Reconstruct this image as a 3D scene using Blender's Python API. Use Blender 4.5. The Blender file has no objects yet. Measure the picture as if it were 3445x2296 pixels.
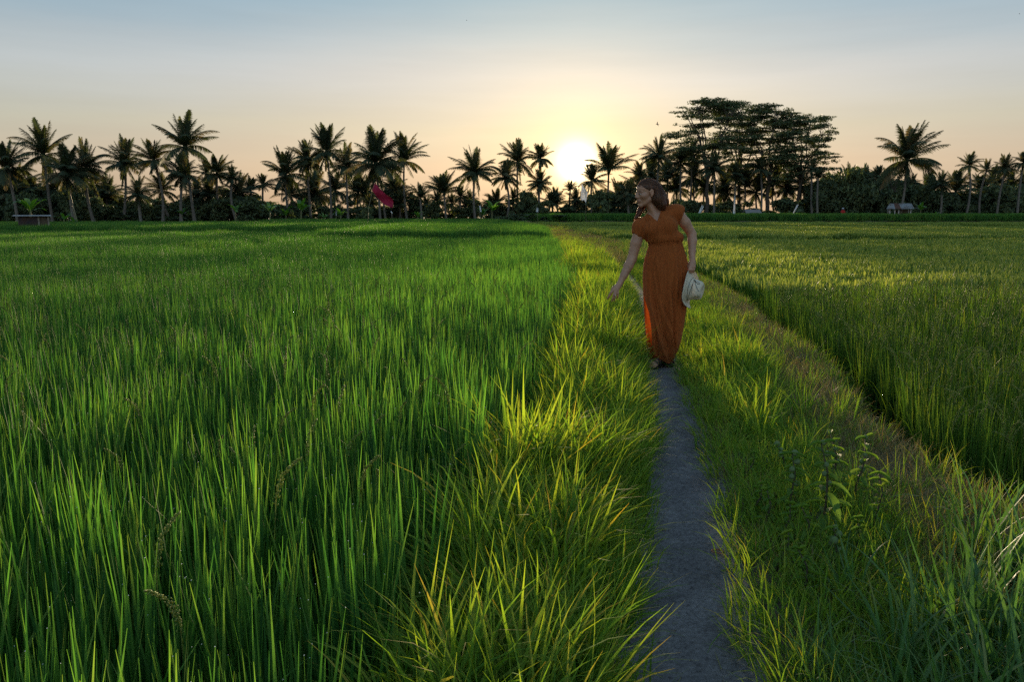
import bpy, math, random
import numpy as np
from mathutils import Vector, Matrix

R = math.radians
S = bpy.context.scene
C = S.collection

# ------------------------------------------------------------------ camera
CAM_Z = 1.35
FPX = 2680.0                                   # focal length in photograph pixels (28 mm on a 36 mm wide sensor)
PITCH = math.atan((1148.0 - 722.0) / FPX)      # camera looks slightly down
cd = bpy.data.cameras.new("camera")
cam = bpy.data.objects.new("camera", cd)
C.objects.link(cam)
cam.location = (0, 0, CAM_Z)
cam.rotation_euler = (math.pi / 2 - PITCH, 0, 0)
cd.sensor_width = 36.0
cd.lens = 36.0 * FPX / 3445.0
cd.clip_start = 0.05
cd.clip_end = 6000
S.camera = cam

# ------------------------------------------------------------------ sky, sun, exposure
SUN_AZ, SUN_EL = 4.5, 3.6                      # degrees to the right of straight ahead, above the horizon
w = bpy.data.worlds.new("World")
S.world = w
w.use_nodes = True
nt = w.node_tree
nt.nodes.clear()
wo = nt.nodes.new("ShaderNodeOutputWorld")
bg = nt.nodes.new("ShaderNodeBackground")
sky = nt.nodes.new("ShaderNodeTexSky")
sky.sky_type = 'NISHITA'
sky.sun_disc = False
sky.sun_elevation = R(SUN_EL)
sky.sun_rotation = R(SUN_AZ)
sky.altitude = 200
sky.air_density = 1.0
sky.dust_density = 1.0
sky.ozone_density = 2.0
gm = nt.nodes.new("ShaderNodeGamma")                # evening sky evened out by thin high haze
gm.inputs[1].default_value = 0.28
nt.links.new(sky.outputs[0], gm.inputs[0])
geo = nt.nodes.new("ShaderNodeTexCoord")
sep = nt.nodes.new("ShaderNodeSeparateXYZ")
nt.links.new(geo.outputs['Generated'], sep.inputs[0])
hz = nt.nodes.new("ShaderNodeValToRGB")             # haze tint by height above the horizon; overhead brightened as added fill
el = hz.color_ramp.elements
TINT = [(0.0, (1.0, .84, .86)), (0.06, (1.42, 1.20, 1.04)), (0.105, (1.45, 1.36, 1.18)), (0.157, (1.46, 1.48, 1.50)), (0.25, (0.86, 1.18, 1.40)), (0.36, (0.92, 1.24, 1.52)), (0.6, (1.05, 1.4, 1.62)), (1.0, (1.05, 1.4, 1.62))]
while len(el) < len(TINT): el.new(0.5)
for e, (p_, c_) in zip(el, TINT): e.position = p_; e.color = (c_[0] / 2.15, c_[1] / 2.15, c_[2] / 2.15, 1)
wn = nt.nodes.new("ShaderNodeTexNoise"); wn.inputs['Scale'].default_value = 2.2; wn.inputs['Detail'].default_value = 4
wm = nt.nodes.new("ShaderNodeMapping"); wm.inputs['Scale'].default_value = (1.0, 1.0, 9.0)
nt.links.new(geo.outputs['Generated'], wm.inputs[0]); nt.links.new(wm.outputs[0], wn.inputs['Vector'])
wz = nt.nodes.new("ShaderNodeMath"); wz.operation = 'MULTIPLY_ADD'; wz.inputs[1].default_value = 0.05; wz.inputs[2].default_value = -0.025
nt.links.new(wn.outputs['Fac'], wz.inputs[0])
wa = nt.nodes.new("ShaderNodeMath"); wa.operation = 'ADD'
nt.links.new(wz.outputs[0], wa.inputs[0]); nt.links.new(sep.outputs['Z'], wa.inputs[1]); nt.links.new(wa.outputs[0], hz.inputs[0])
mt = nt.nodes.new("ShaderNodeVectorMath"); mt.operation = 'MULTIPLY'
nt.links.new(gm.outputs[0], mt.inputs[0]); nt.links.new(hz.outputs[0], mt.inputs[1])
def sky_math(op, a, b):
    m = nt.nodes.new("ShaderNodeMath"); m.operation = op
    for s_, x in zip(m.inputs, (a, b)):
        if isinstance(x, bpy.types.NodeSocket): nt.links.new(x, s_)
        elif x is not None: s_.default_value = x
    return m.outputs[0]
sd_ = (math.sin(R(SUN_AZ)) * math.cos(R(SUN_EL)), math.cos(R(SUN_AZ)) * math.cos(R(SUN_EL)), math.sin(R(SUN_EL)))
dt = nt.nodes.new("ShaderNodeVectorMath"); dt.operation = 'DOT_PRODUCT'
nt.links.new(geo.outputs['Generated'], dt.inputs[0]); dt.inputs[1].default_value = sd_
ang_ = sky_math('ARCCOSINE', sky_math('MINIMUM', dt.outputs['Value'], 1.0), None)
# sky opposite the sun brightened, added fill for sides facing the camera
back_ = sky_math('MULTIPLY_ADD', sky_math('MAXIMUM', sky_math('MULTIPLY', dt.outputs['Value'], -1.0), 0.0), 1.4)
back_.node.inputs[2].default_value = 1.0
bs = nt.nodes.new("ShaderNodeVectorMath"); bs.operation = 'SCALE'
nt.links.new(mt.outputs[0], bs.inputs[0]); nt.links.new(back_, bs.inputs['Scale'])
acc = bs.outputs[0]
for wdt, amp, col in ((0.52, 14.0, (1.0, 0.90, 0.60)), (2.6, 1.45, (1.0, 0.57, 0.09)), (8.0, 0.12, (1.0, 0.60, 0.2))):   # the sun's aureole
    q = sky_math('DIVIDE', ang_, R(wdt))
    g = sky_math('EXPONENT', sky_math('MULTIPLY', q, -1.0), None)
    sc = nt.nodes.new("ShaderNodeVectorMath"); sc.operation = 'SCALE'; sc.inputs[0].default_value = [amp * c for c in col]
    nt.links.new(g, sc.inputs['Scale'])
    ad = nt.nodes.new("ShaderNodeVectorMath"); ad.operation = 'ADD'
    nt.links.new(acc, ad.inputs[0]); nt.links.new(sc.outputs[0], ad.inputs[1]); acc = ad.outputs[0]
cl = nt.nodes.new("ShaderNodeTexNoise"); cl.inputs['Scale'].default_value = 1.6; cl.inputs['Detail'].default_value = 6; cl.inputs['Roughness'].default_value = 0.6
cm = nt.nodes.new("ShaderNodeMapping"); cm.inputs['Scale'].default_value = (1.0, 1.0, 13.0); cm.inputs['Rotation'].default_value = (0.0, 0.03, 0.4)
nt.links.new(geo.outputs['Generated'], cm.inputs[0]); nt.links.new(cm.outputs[0], cl.inputs['Vector'])
cf = sky_math('MULTIPLY_ADD', cl.outputs['Fac'], 0.22); cf.node.inputs[2].default_value = 0.885      # faint veils of high cloud
cs = nt.nodes.new("ShaderNodeVectorMath"); cs.operation = 'SCALE'
nt.links.new(acc, cs.inputs[0]); nt.links.new(cf, cs.inputs['Scale']); acc = cs.outputs[0]
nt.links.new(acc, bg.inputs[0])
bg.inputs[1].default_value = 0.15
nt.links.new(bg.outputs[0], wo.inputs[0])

sl = bpy.data.lights.new("sun", 'SUN')
sun = bpy.data.objects.new("sun", sl)
C.objects.link(sun)
sl.energy = 3.6
sl.angle = R(2.2)
sl.color = (1.0, 0.77, 0.48)
sdir = Vector((math.sin(R(SUN_AZ)) * math.cos(R(SUN_EL)), math.cos(R(SUN_AZ)) * math.cos(R(SUN_EL)), math.sin(R(SUN_EL))))
sun.rotation_euler = sdir.to_track_quat('Z', 'Y').to_euler()
sun.location = sdir * 300

S.view_settings.view_transform = 'Standard'
S.view_settings.look = 'None'
S.view_settings.gamma = 1.0
S.view_settings.exposure = 2.05
S.cycles.max_bounces = 8
S.cycles.diffuse_bounces = 3
S.cycles.glossy_bounces = 2
S.cycles.transmission_bounces = 5
S.cycles.transparent_max_bounces = 6
S.cycles.volume_bounces = 0
S.cycles.caustics_reflective = False
S.cycles.caustics_refractive = False
S.cycles.sample_clamp_indirect = 4.0
S.cycles.use_denoising = False

# ------------------------------------------------------------------ helpers
def tag(o, label=None, cat=None, group=None, kind=None):
    if label: o["label"] = label
    if cat: o["category"] = cat
    if group: o["group"] = group
    if kind: o["kind"] = kind
    return o

def empty(name, loc=(0, 0, 0), label=None, cat=None, group=None, rz=0.0):
    o = bpy.data.objects.new(name, None)
    o.empty_display_size = 0.2
    C.objects.link(o)
    o.location = loc
    o.rotation_euler = (0, 0, rz)
    return tag(o, label, cat, group)

def make_mesh(name, verts, faces, mat=None, attrs=None, smooth=True):
    """verts (N,3); faces: list of int arrays, each (M,k) with k 3 or 4; attrs {name: (N,) floats}."""
    me = bpy.data.meshes.new(name)
    verts = np.asarray(verts, dtype=np.float32)
    if isinstance(faces, np.ndarray): faces = [faces]
    faces = [np.asarray(f, dtype=np.int32) for f in faces if len(f)]
    loops = np.concatenate([f.ravel() for f in faces]) if faces else np.zeros(0, np.int32)
    tot = np.concatenate([np.full(len(f), f.shape[1], np.int32) for f in faces]) if faces else np.zeros(0, np.int32)
    start = np.concatenate([[0], np.cumsum(tot)[:-1]]).astype(np.int32) if len(tot) else tot
    me.vertices.add(len(verts))
    me.vertices.foreach_set("co", verts.ravel())
    if len(tot):
        me.loops.add(len(loops))
        me.loops.foreach_set("vertex_index", loops)
        me.polygons.add(len(tot))
        me.polygons.foreach_set("loop_start", start)
        me.polygons.foreach_set("use_smooth", np.full(len(tot), smooth))
    me.update(calc_edges=True)
    for k, v in (attrs or {}).items():
        a = me.attributes.new(k, 'FLOAT', 'POINT')
        a.data.foreach_set("value", np.asarray(v, dtype=np.float32))
    if mat: me.materials.append(mat)
    return me

def obj(name, me, parent=None, loc=None):
    o = bpy.data.objects.new(name, me)
    C.objects.link(o)
    if parent: o.parent = parent
    if loc is not None: o.location = loc
    return o

class MB:
    """Collects pieces (vertices, faces, attributes) into one mesh."""
    def __init__(s): s.v, s.f, s.a, s.n = [], {}, {}, 0
    def add(s, v, faces, **attrs):
        v = np.asarray(v, dtype=np.float64).reshape(-1, 3)
        if isinstance(faces, np.ndarray) or (len(faces) and np.isscalar(faces[0][0])): faces = [faces]
        for f in faces:
            f = np.asarray(f, dtype=np.int64)
            if len(f): s.f.setdefault(f.shape[1], []).append(f + s.n)
        s.v.append(v)
        for k in set(list(s.a) + list(attrs)):
            s.a.setdefault(k, [np.zeros(s.n)] if s.n else [])
            x = attrs.get(k, 0.0)
            s.a[k].append(np.broadcast_to(np.asarray(x, dtype=np.float64), (len(v),)))
        s.n += len(v)
        return s
    def mesh(s, name, mat=None, smooth=True):
        faces = [np.concatenate(x) for x in s.f.values()]
        return make_mesh(name, np.concatenate(s.v), faces, mat, {k: np.concatenate(x) for k, x in s.a.items()}, smooth)
    def build(s, name, mat=None, parent=None, smooth=True, loc=None):
        return obj(name, s.mesh(name, mat, smooth), parent, loc)

def tube(path, rad, k=8, cap=True):
    """Tube along a polyline; rad per point (or an (n,2) pair of radii)."""
    P = np.asarray(path, dtype=np.float64); n = len(P)
    rad = np.broadcast_to(np.asarray(rad, dtype=np.float64), (n,))
    T = np.gradient(P, axis=0); T /= np.linalg.norm(T, axis=1)[:, None] + 1e-12
    ref = np.array([0, 0, 1.0]) if abs(T[0, 2]) < 0.9 else np.array([1.0, 0, 0])
    V = []
    X = np.cross(T[0], ref); X /= np.linalg.norm(X)
    for i in range(n):
        X = X - T[i] * X.dot(T[i]); X /= np.linalg.norm(X) + 1e-12
        Y = np.cross(T[i], X)
        a = np.arange(k) * 2 * math.pi / k
        V.append(P[i] + rad[i] * (np.cos(a)[:, None] * X + np.sin(a)[:, None] * Y))
    V = np.concatenate(V)
    i, j = np.meshgrid(np.arange(n - 1), np.arange(k), indexing='ij')
    i, j = i.ravel(), j.ravel(); j2 = (j + 1) % k
    Q = np.stack([i * k + j, i * k + j2, (i + 1) * k + j2, (i + 1) * k + j], 1)
    fs = [Q]
    if cap:
        c0, c1 = len(V), len(V) + 1
        V = np.concatenate([V, P[:1], P[-1:]])
        a = np.arange(k); b = (a + 1) % k
        fs.append(np.concatenate([np.stack([np.full(k, c0), b, a], 1), np.stack([np.full(k, c1), (n - 1) * k + a, (n - 1) * k + b], 1)]))
    return V, fs

def box(x0, x1, y0, y1, z0, z1):
    v = np.array([[x, y, z] for x in (x0, x1) for y in (y0, y1) for z in (z0, z1)], dtype=float)
    f = np.array([[0, 1, 3, 2], [4, 6, 7, 5], [0, 4, 5, 1], [2, 3, 7, 6], [0, 2, 6, 4], [1, 5, 7, 3]])
    return v, f

_tab = {}
def vnoise(x, y, seed=0):
    """Smooth value noise in 0..1."""
    if seed not in _tab: _tab[seed] = np.random.default_rng(seed + 77).random((256, 256))
    t = _tab[seed]
    x = np.asarray(x, dtype=np.float64); y = np.asarray(y, dtype=np.float64)
    xi = np.floor(x).astype(int); yi = np.floor(y).astype(int)
    fx = x - xi; fy = y - yi
    fx = fx * fx * (3 - 2 * fx); fy = fy * fy * (3 - 2 * fy)
    a = t[xi % 256, yi % 256]; b = t[(xi + 1) % 256, yi % 256]; c = t[xi % 256, (yi + 1) % 256]; d = t[(xi + 1) % 256, (yi + 1) % 256]
    return (a * (1 - fx) + b * fx) * (1 - fy) + (c * (1 - fx) + d * fx) * fy

def pix(u, v, y):
    """World point at distance y along +Y that the photograph shows at pixel (u, v)."""
    a = (u - 1722.5) / FPX; b = (v - 1148.0) / FPX
    dy = math.cos(PITCH) - b * math.sin(PITCH)
    dz = -math.sin(PITCH) - b * math.cos(PITCH)
    t = y / dy
    return np.array([a * t, y, CAM_Z + dz * t])

# ------------------------------------------------------------------ materials
def new_mat(name):
    m = bpy.data.materials.new(name); m.use_nodes = True
    m.node_tree.nodes.clear()
    return m, m.node_tree

def N(nt, t, **kw):
    n = nt.nodes.new(t)
    for k, v in kw.items():
        if hasattr(n, k): setattr(n, k, v)
    return n

def ramp(nt, stops, src, interp='LINEAR'):
    r = nt.nodes.new("ShaderNodeValToRGB")
    r.color_ramp.interpolation = interp
    e = r.color_ramp.elements
    while len(e) < len(stops): e.new(0.5)
    for i, (p, c) in enumerate(stops):
        e[i].position = p; e[i].color = (*c, 1)
    nt.links.new(src, r.inputs[0])
    return r.outputs[0]

def mixc(nt, fac, a, b, mode='MIX'):
    m = nt.nodes.new("ShaderNodeMix"); m.data_type = 'RGBA'; m.blend_type = mode
    for s, x in ((m.inputs[0], fac), (m.inputs[6], a), (m.inputs[7], b)):
        if hasattr(x, 'is_linked') or isinstance(x, bpy.types.NodeSocket): nt.links.new(x, s)
        else: s.default_value = x if not isinstance(x, tuple) else (*x, 1)
    return m.outputs[2]

def math_(nt, op, a, b=None, clamp=False):
    m = nt.nodes.new("ShaderNodeMath"); m.operation = op; m.use_clamp = clamp
    for s, x in ((m.inputs[0], a), (m.inputs[1], b)):
        if x is None: continue
        if isinstance(x, bpy.types.NodeSocket): nt.links.new(x, s)
        else: s.default_value = x
    return m.outputs[0]

def attr(nt, name):
    a = nt.nodes.new("ShaderNodeAttribute"); a.attribute_name = name
    return a.outputs['Fac']

def leaf_mat(name, stops, tip=None, trans=0.45, rough=0.55, spec=0.25, trans_tint=(1.35, 1.25, 0.5), inst=0.35):
    """Leaf: colour from the blade's random value (attribute rnd) mixed with a per-plant value, thin and translucent."""
    m, nt = new_mat(name)
    out = N(nt, "ShaderNodeOutputMaterial")
    oi = N(nt, "ShaderNodeObjectInfo")
    r = math_(nt, 'ADD', math_(nt, 'MULTIPLY', attr(nt, "rnd"), 1 - inst), math_(nt, 'MULTIPLY', oi.outputs['Random'], inst))
    col = ramp(nt, stops, r)
    if tip:
        p0, p1, tc, amt = tip
        sfac = N(nt, "ShaderNodeMapRange"); sfac.inputs[1].default_value = p0; sfac.inputs[2].default_value = p1; sfac.inputs[4].default_value = amt
        nt.links.new(attr(nt, "along"), sfac.inputs[0])
        dry = math_(nt, 'MULTIPLY', sfac.outputs[0], math_(nt, 'POWER', attr(nt, "dry"), 5.0))
        col = mixc(nt, dry, col, tc)
    pr = N(nt, "ShaderNodeBsdfPrincipled")
    pr.inputs['Roughness'].default_value = rough
    pr.inputs['Specular IOR Level'].default_value = spec
    nt.links.new(col, pr.inputs['Base Color'])
    tr = N(nt, "ShaderNodeBsdfTranslucent")
    nt.links.new(mixc(nt, 1.0, col, trans_tint, 'MULTIPLY'), tr.inputs[0])
    mx = N(nt, "ShaderNodeMixShader"); mx.inputs[0].default_value = trans
    nt.links.new(pr.outputs[0], mx.inputs[1]); nt.links.new(tr.outputs[0], mx.inputs[2])
    nt.links.new(mx.outputs[0], out.inputs[0])
    return m

def plain_mat(name, col, rough=0.7, spec=0.3, noise=None, bump=None, metallic=0.0, trans=None, coord='Object'):
    """noise = (scale, second colour, contrast low, contrast high); bump = (scale, strength, distance)."""
    m, nt = new_mat(name)
    out = N(nt, "ShaderNodeOutputMaterial")
    pr = N(nt, "ShaderNodeBsdfPrincipled")
    pr.inputs['Roughness'].default_value = rough
    pr.inputs['Specular IOR Level'].default_value = spec
    pr.inputs['Metallic'].default_value = metallic
    tc = N(nt, "ShaderNodeTexCoord")
    c = None
    if noise:
        n = N(nt, "ShaderNodeTexNoise"); n.inputs['Scale'].default_value = noise[0]; n.inputs['Detail'].default_value = 5
        nt.links.new(tc.outputs[coord], n.inputs['Vector'])
        c = ramp(nt, [(noise[2], col), (noise[3], noise[1])], n.outputs['Fac'])
        nt.links.new(c, pr.inputs['Base Color'])
    else:
        pr.inputs['Base Color'].default_value = (*col, 1)
    if bump:
        n2 = N(nt, "ShaderNodeTexNoise"); n2.inputs['Scale'].default_value = bump[0]; n2.inputs['Detail'].default_value = 4
        nt.links.new(tc.outputs[coord], n2.inputs['Vector'])
        b = N(nt, "ShaderNodeBump"); b.inputs['Strength'].default_value = bump[1]; b.inputs['Distance'].default_value = bump[2]
        nt.links.new(n2.outputs['Fac'], b.inputs['Height']); nt.links.new(b.outputs[0], pr.inputs['Normal'])
    sh = pr.outputs[0]
    if trans:
        tr = N(nt, "ShaderNodeBsdfTranslucent")
        if c is not None: nt.links.new(mixc(nt, 1.0, c, trans[1], 'MULTIPLY'), tr.inputs[0])
        else: tr.inputs[0].default_value = (*[a * b for a, b in zip(col, trans[1])], 1)
        mx = N(nt, "ShaderNodeMixShader"); mx.inputs[0].default_value = trans[0]
        nt.links.new(pr.outputs[0], mx.inputs[1]); nt.links.new(tr.outputs[0], mx.inputs[2])
        sh = mx.outputs[0]
    nt.links.new(sh, out.inputs[0])
    return m
# ------------------------------------------------------------------ terrain: path, bund, terraced paddies
_by = np.array([-4, 0, 1.2, 2.1, 3.4, 4.9, 7.0, 10, 14.8, 22, 35, 51, 70, 90, 110])
_bc = np.array([0.1, 0.28, 0.40, 0.52, 0.80, 1.03, 1.34, 1.78, 2.30, 2.85, 3.3, 3.6, 2.6, 0.6, -1.5])       # path centre
_bl = np.array([-0.5, -0.42, -0.36, -0.26, -0.05, 0.12, 0.40, 0.80, 1.15, 1.55, 1.95, 2.2, 1.3, -0.6, -2.7])   # left edge of the bund
_br = np.array([2.0, 2.2, 2.3, 2.36, 2.40, 2.44, 2.85, 3.35, 4.0, 4.4, 4.5, 4.6, 3.6, 1.6, -0.4])           # right edge of the bund
def path_c(y): return np.interp(y, _by, _bc) + 0.012 * np.sin(np.asarray(y) * 1.7)
def bund_l(y): return np.interp(y, _by, _bl) + 0.05 * np.sin(np.asarray(y) * 1.3 + 1)
def bund_r(y): return np.interp(y, _by, _br) + 0.06 * np.sin(np.asarray(y) * 1.1)
PATH_HW = 0.128
def path_hw(y): return PATH_HW + 0.042 * (1 - smooth(2.2, 5.5, np.asarray(y, dtype=float)))

# paddies: name, polygon test, ground level
def bandA(x): return 21.3 + 0.25 * np.sin(x * 0.5)
def bandB(x): return 35.0 + 0.35 * np.sin(x * 0.35)
def bandC(x): return 48.5 + 0.5 * np.sin(x * 0.22)
def bandD(x): return 75.0 + 0.5 * np.sin(x * 0.2 + 1)
def splitx(y): return -9.0 - 0.03 * (y - 20)           # between the lower and the upper paddy on the left
def corner(x): return 12.9 + 0.15 * np.sin(x * 0.9)
def bandE(x): return 38.5 + 0.4 * np.sin(x * 0.3)
def bandF(x): return 69.5 + 0.4 * np.sin(x * 0.2)
def bandG(x): return 89.0 + 0.3 * np.sin(x * 0.25)
GAP = 0.6
def paddy_of(x, y):
    """0 none; 1.. paddy index."""
    x = np.asarray(x, dtype=float); y = np.asarray(y, dtype=float)
    L = x < (path_c(y)); out = np.zeros(x.shape, int)
    sx = splitx(y)
    lo = x < sx
    out = np.where(L & (y < np.where(lo, bandA(x), bandB(x))), 1, out)
    out = np.where(L & lo & (y >= bandA(x)) & (y < bandC(x)), 2, out)
    out = np.where(L & ~lo & (y >= bandB(x)) & (y < bandD(x)), 3, out)
    out = np.where(L & lo & (y >= bandC(x)) & (y < bandD(x) + 2), 4, out)
    out = np.where(L & ~lo & (y >= bandD(x)) & (y < 96), 5, out)
    out = np.where(L & lo & (y >= bandD(x) + 2) & (y < 96) & (x > -26), 5, out)
    out = np.where(~L & (y < corner(x)), 6, out)
    out = np.where(~L & (y >= corner(x)) & (y < bandE(x)), 7, out)
    out = np.where(~L & (y >= bandE(x)) & (y < bandF(x)), 8, out)
    out = np.where(~L & (y >= bandF(x)) & (y < bandG(x)), 9, out)
    out = np.where(~L & (y >= bandG(x)) & (y < 99), 10, out)
    return out
LEVEL = {0: 0.45, 1: -0.35, 2: -0.33, 3: -0.03, 4: 0.02, 5: 0.12, 6: -0.50, 7: -0.47, 8: -0.26, 9: -0.10, 10: 0.66}
HGT = {1: 0.85, 2: 0.80, 3: 0.82, 4: 0.76, 5: 0.78, 6: 0.82, 7: 0.78, 8: 0.76, 9: 0.75, 10: 0.84}
_lv = np.array([LEVEL[i] for i in range(11)])

def smooth(a, b, x):
    t = np.clip((x - a) / (b - a), 0, 1)
    return t * t * (3 - 2 * t)

def ground_z(x, y):
    x = np.asarray(x, dtype=float); y = np.asarray(y, dtype=float)
    # average the paddy level over a few points: soft earth steps
    z = 0
    for dx, dy in ((0, 0), (.12, 0), (-.12, 0), (0, .15), (0, -.15)):
        z = z + _lv[paddy_of(x + dx, y + dy)]
    z = z / 5
    z = np.where(y > 99, 0.45 + 0.35 * smooth(99, 120, y), z)
    l, r, c = bund_l(y), bund_r(y), path_c(y)
    top = np.interp(y, [0, 60, 75, 95], [0.02, 0.05, 0.2, 0.45])
    inb = np.minimum(smooth(l - 0.16, l + 0.1, x), 1 - smooth(r - 0.20, r + 0.14, x))
    inb = inb * (1 - smooth(92, 98, y))
    bank = top + 0.05 * vnoise(x * 2.2, y * 2.2, 3) + 0.02 * vnoise(x * 9, y * 9, 4) - 0.10 * smooth(1.0, 2.0, x - c) * (y < 30)
    d = np.abs(x - c)
    groove = 1 - smooth(path_hw(y) - 0.01, path_hw(y) + 0.12, d)
    bank = bank * (1 - groove) + (top - 0.035 + 0.016 * vnoise(x * 5, y * 3, 5) + 0.010 * vnoise(x * 14, y * 10, 6) + 0.004 * vnoise(x * 45, y * 45, 7)) * groove
    return z * (1 - inb) + bank * inb

def grid_mesh(xs, ys, zoff=0.0):
    X, Y = np.meshgrid(xs, ys)
    Z = ground_z(X, Y) + zoff
    V = np.stack([X.ravel(), Y.ravel(), Z.ravel()], 1)
    nx, ny = len(xs), len(ys)
    i, j = np.meshgrid(np.arange(ny - 1), np.arange(nx - 1), indexing='ij')
    a = (i * nx + j).ravel()
    return V, np.stack([a, a + 1, a + nx + 1, a + nx], 1)

def soil_mat():
    m, nt = new_mat("earth")
    out = N(nt, "ShaderNodeOutputMaterial"); pr = N(nt, "ShaderNodeBsdfPrincipled")
    tc = N(nt, "ShaderNodeTexCoord")
    n = N(nt, "ShaderNodeTexNoise"); n.inputs['Scale'].default_value = 3.5; n.inputs['Detail'].default_value = 8
    nt.links.new(tc.outputs['Object'], n.inputs['Vector'])
    c = ramp(nt, [(0.3, (0.035, 0.028, 0.018)), (0.55, (0.07, 0.055, 0.035)), (0.75, (0.06, 0.07, 0.025))], n.outputs['Fac'])
    nt.links.new(c, pr.inputs['Base Color']); pr.inputs['Roughness'].default_value = 0.9
    n2 = N(nt, "ShaderNodeTexNoise"); n2.inputs['Scale'].default_value = 40; n2.inputs['Detail'].default_value = 6
    nt.links.new(tc.outputs['Object'], n2.inputs['Vector'])
    b = N(nt, "ShaderNodeBump"); b.inputs['Strength'].default_value = 0.8; b.inputs['Distance'].default_value = 0.03
    nt.links.new(n2.outputs['Fac'], b.inputs['Height']); nt.links.new(b.outputs[0], pr.inputs['Normal'])
    nt.links.new(pr.outputs[0], out.inputs[0])
    return m
M_SOIL = soil_mat()
xs = np.unique(np.concatenate([np.linspace(-160, -100, 8), np.linspace(-100, -12, 90), np.linspace(-12, -2, 50), np.linspace(-2, 6, 130), np.linspace(6, 16, 50), np.linspace(16, 100, 80), np.linspace(100, 160, 8)]))
ys = np.unique(np.concatenate([np.linspace(-40, -3, 12), np.linspace(-3, 16, 170), np.linspace(16, 52, 190), np.linspace(52, 125, 200), np.linspace(125, 200, 20)]))
gv, gf = grid_mesh(xs, ys)
ground = obj("ground", make_mesh("ground", gv, gf, M_SOIL))
tag(ground, "dark moist earth under the rice paddies and grassy banks", "ground", kind="structure")

# the trodden dirt path is a sheet a few millimetres above the bund
def path_mat():
    m, nt = new_mat("trodden_dirt")
    out = N(nt, "ShaderNodeOutputMaterial"); pr = N(nt, "ShaderNodeBsdfPrincipled")
    tc = N(nt, "ShaderNodeTexCoord")
    n = N(nt, "ShaderNodeTexNoise"); n.inputs['Scale'].default_value = 5; n.inputs['Detail'].default_value = 8; n.inputs['Roughness'].default_value = 0.7
    v = N(nt, "ShaderNodeTexVoronoi"); v.inputs['Scale'].default_value = 85
    n3 = N(nt, "ShaderNodeTexNoise"); n3.inputs['Scale'].default_value = 60; n3.inputs['Detail'].default_value = 6; n3.inputs['Roughness'].default_value = 0.75
    for t in (n, v, n3): nt.links.new(tc.outputs['Object'], t.inputs['Vector'])
    c = ramp(nt, [(0.3, (0.085, 0.079, 0.085)), (0.7, (0.17, 0.158, 0.168))], n.outputs['Fac'])
    c2 = ramp(nt, [(0.34, (0.42, 0.41, 0.41)), (0.45, (0.95, 0.95, 0.95)), (0.66, (1.4, 1.4, 1.4))], n3.outputs['Fac'])
    nt.links.new(mixc(nt, 1.0, c, c2, 'MULTIPLY'), pr.inputs['Base Color'])
    pr.inputs['Roughness'].default_value = 1.0; pr.inputs['Specular IOR Level'].default_value = 0.06
    h = math_(nt, 'ADD', math_(nt, 'MULTIPLY', v.outputs['Distance'], 0.5), n3.outputs['Fac'])
    b = N(nt, "ShaderNodeBump"); b.inputs['Strength'].default_value = 1.0; b.inputs['Distance'].default_value = 0.006
    nt.links.new(h, b.inputs['Height']); nt.links.new(b.outputs[0], pr.inputs['Normal'])
    nt.links.new(pr.outputs[0], out.inputs[0])
    return m
py = np.concatenate([np.concatenate([np.arange(-2.5, 1.4, .05), np.arange(1.4, 8, 0.012), np.arange(8, 16, .05)]), np.arange(16, 60, 0.25)])
pt = np.linspace(-1, 1, 33)
PX = path_c(py)[:, None] + pt[None, :] * (path_hw(py)[:, None] + 0.04 + 0.035 * vnoise(py * 3, py * 0, 8)[:, None])
PY = np.broadcast_to(py[:, None], PX.shape)
PZ = ground_z(PX, PY) + 0.006 - 0.014 * (np.abs(pt) > 0.99)
n0, k0 = PX.shape
i, j = np.meshgrid(np.arange(n0 - 1), np.arange(k0 - 1), indexing='ij'); a = (i * k0 + j).ravel()
path = obj("path", make_mesh("path", np.stack([PX.ravel(), PY.ravel(), PZ.ravel()], 1), np.stack([a, a + 1, a + k0 + 1, a + k0], 1), path_mat()))
tag(path, "narrow grey trodden dirt path along the grassy bund", "path", kind="structure")
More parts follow.
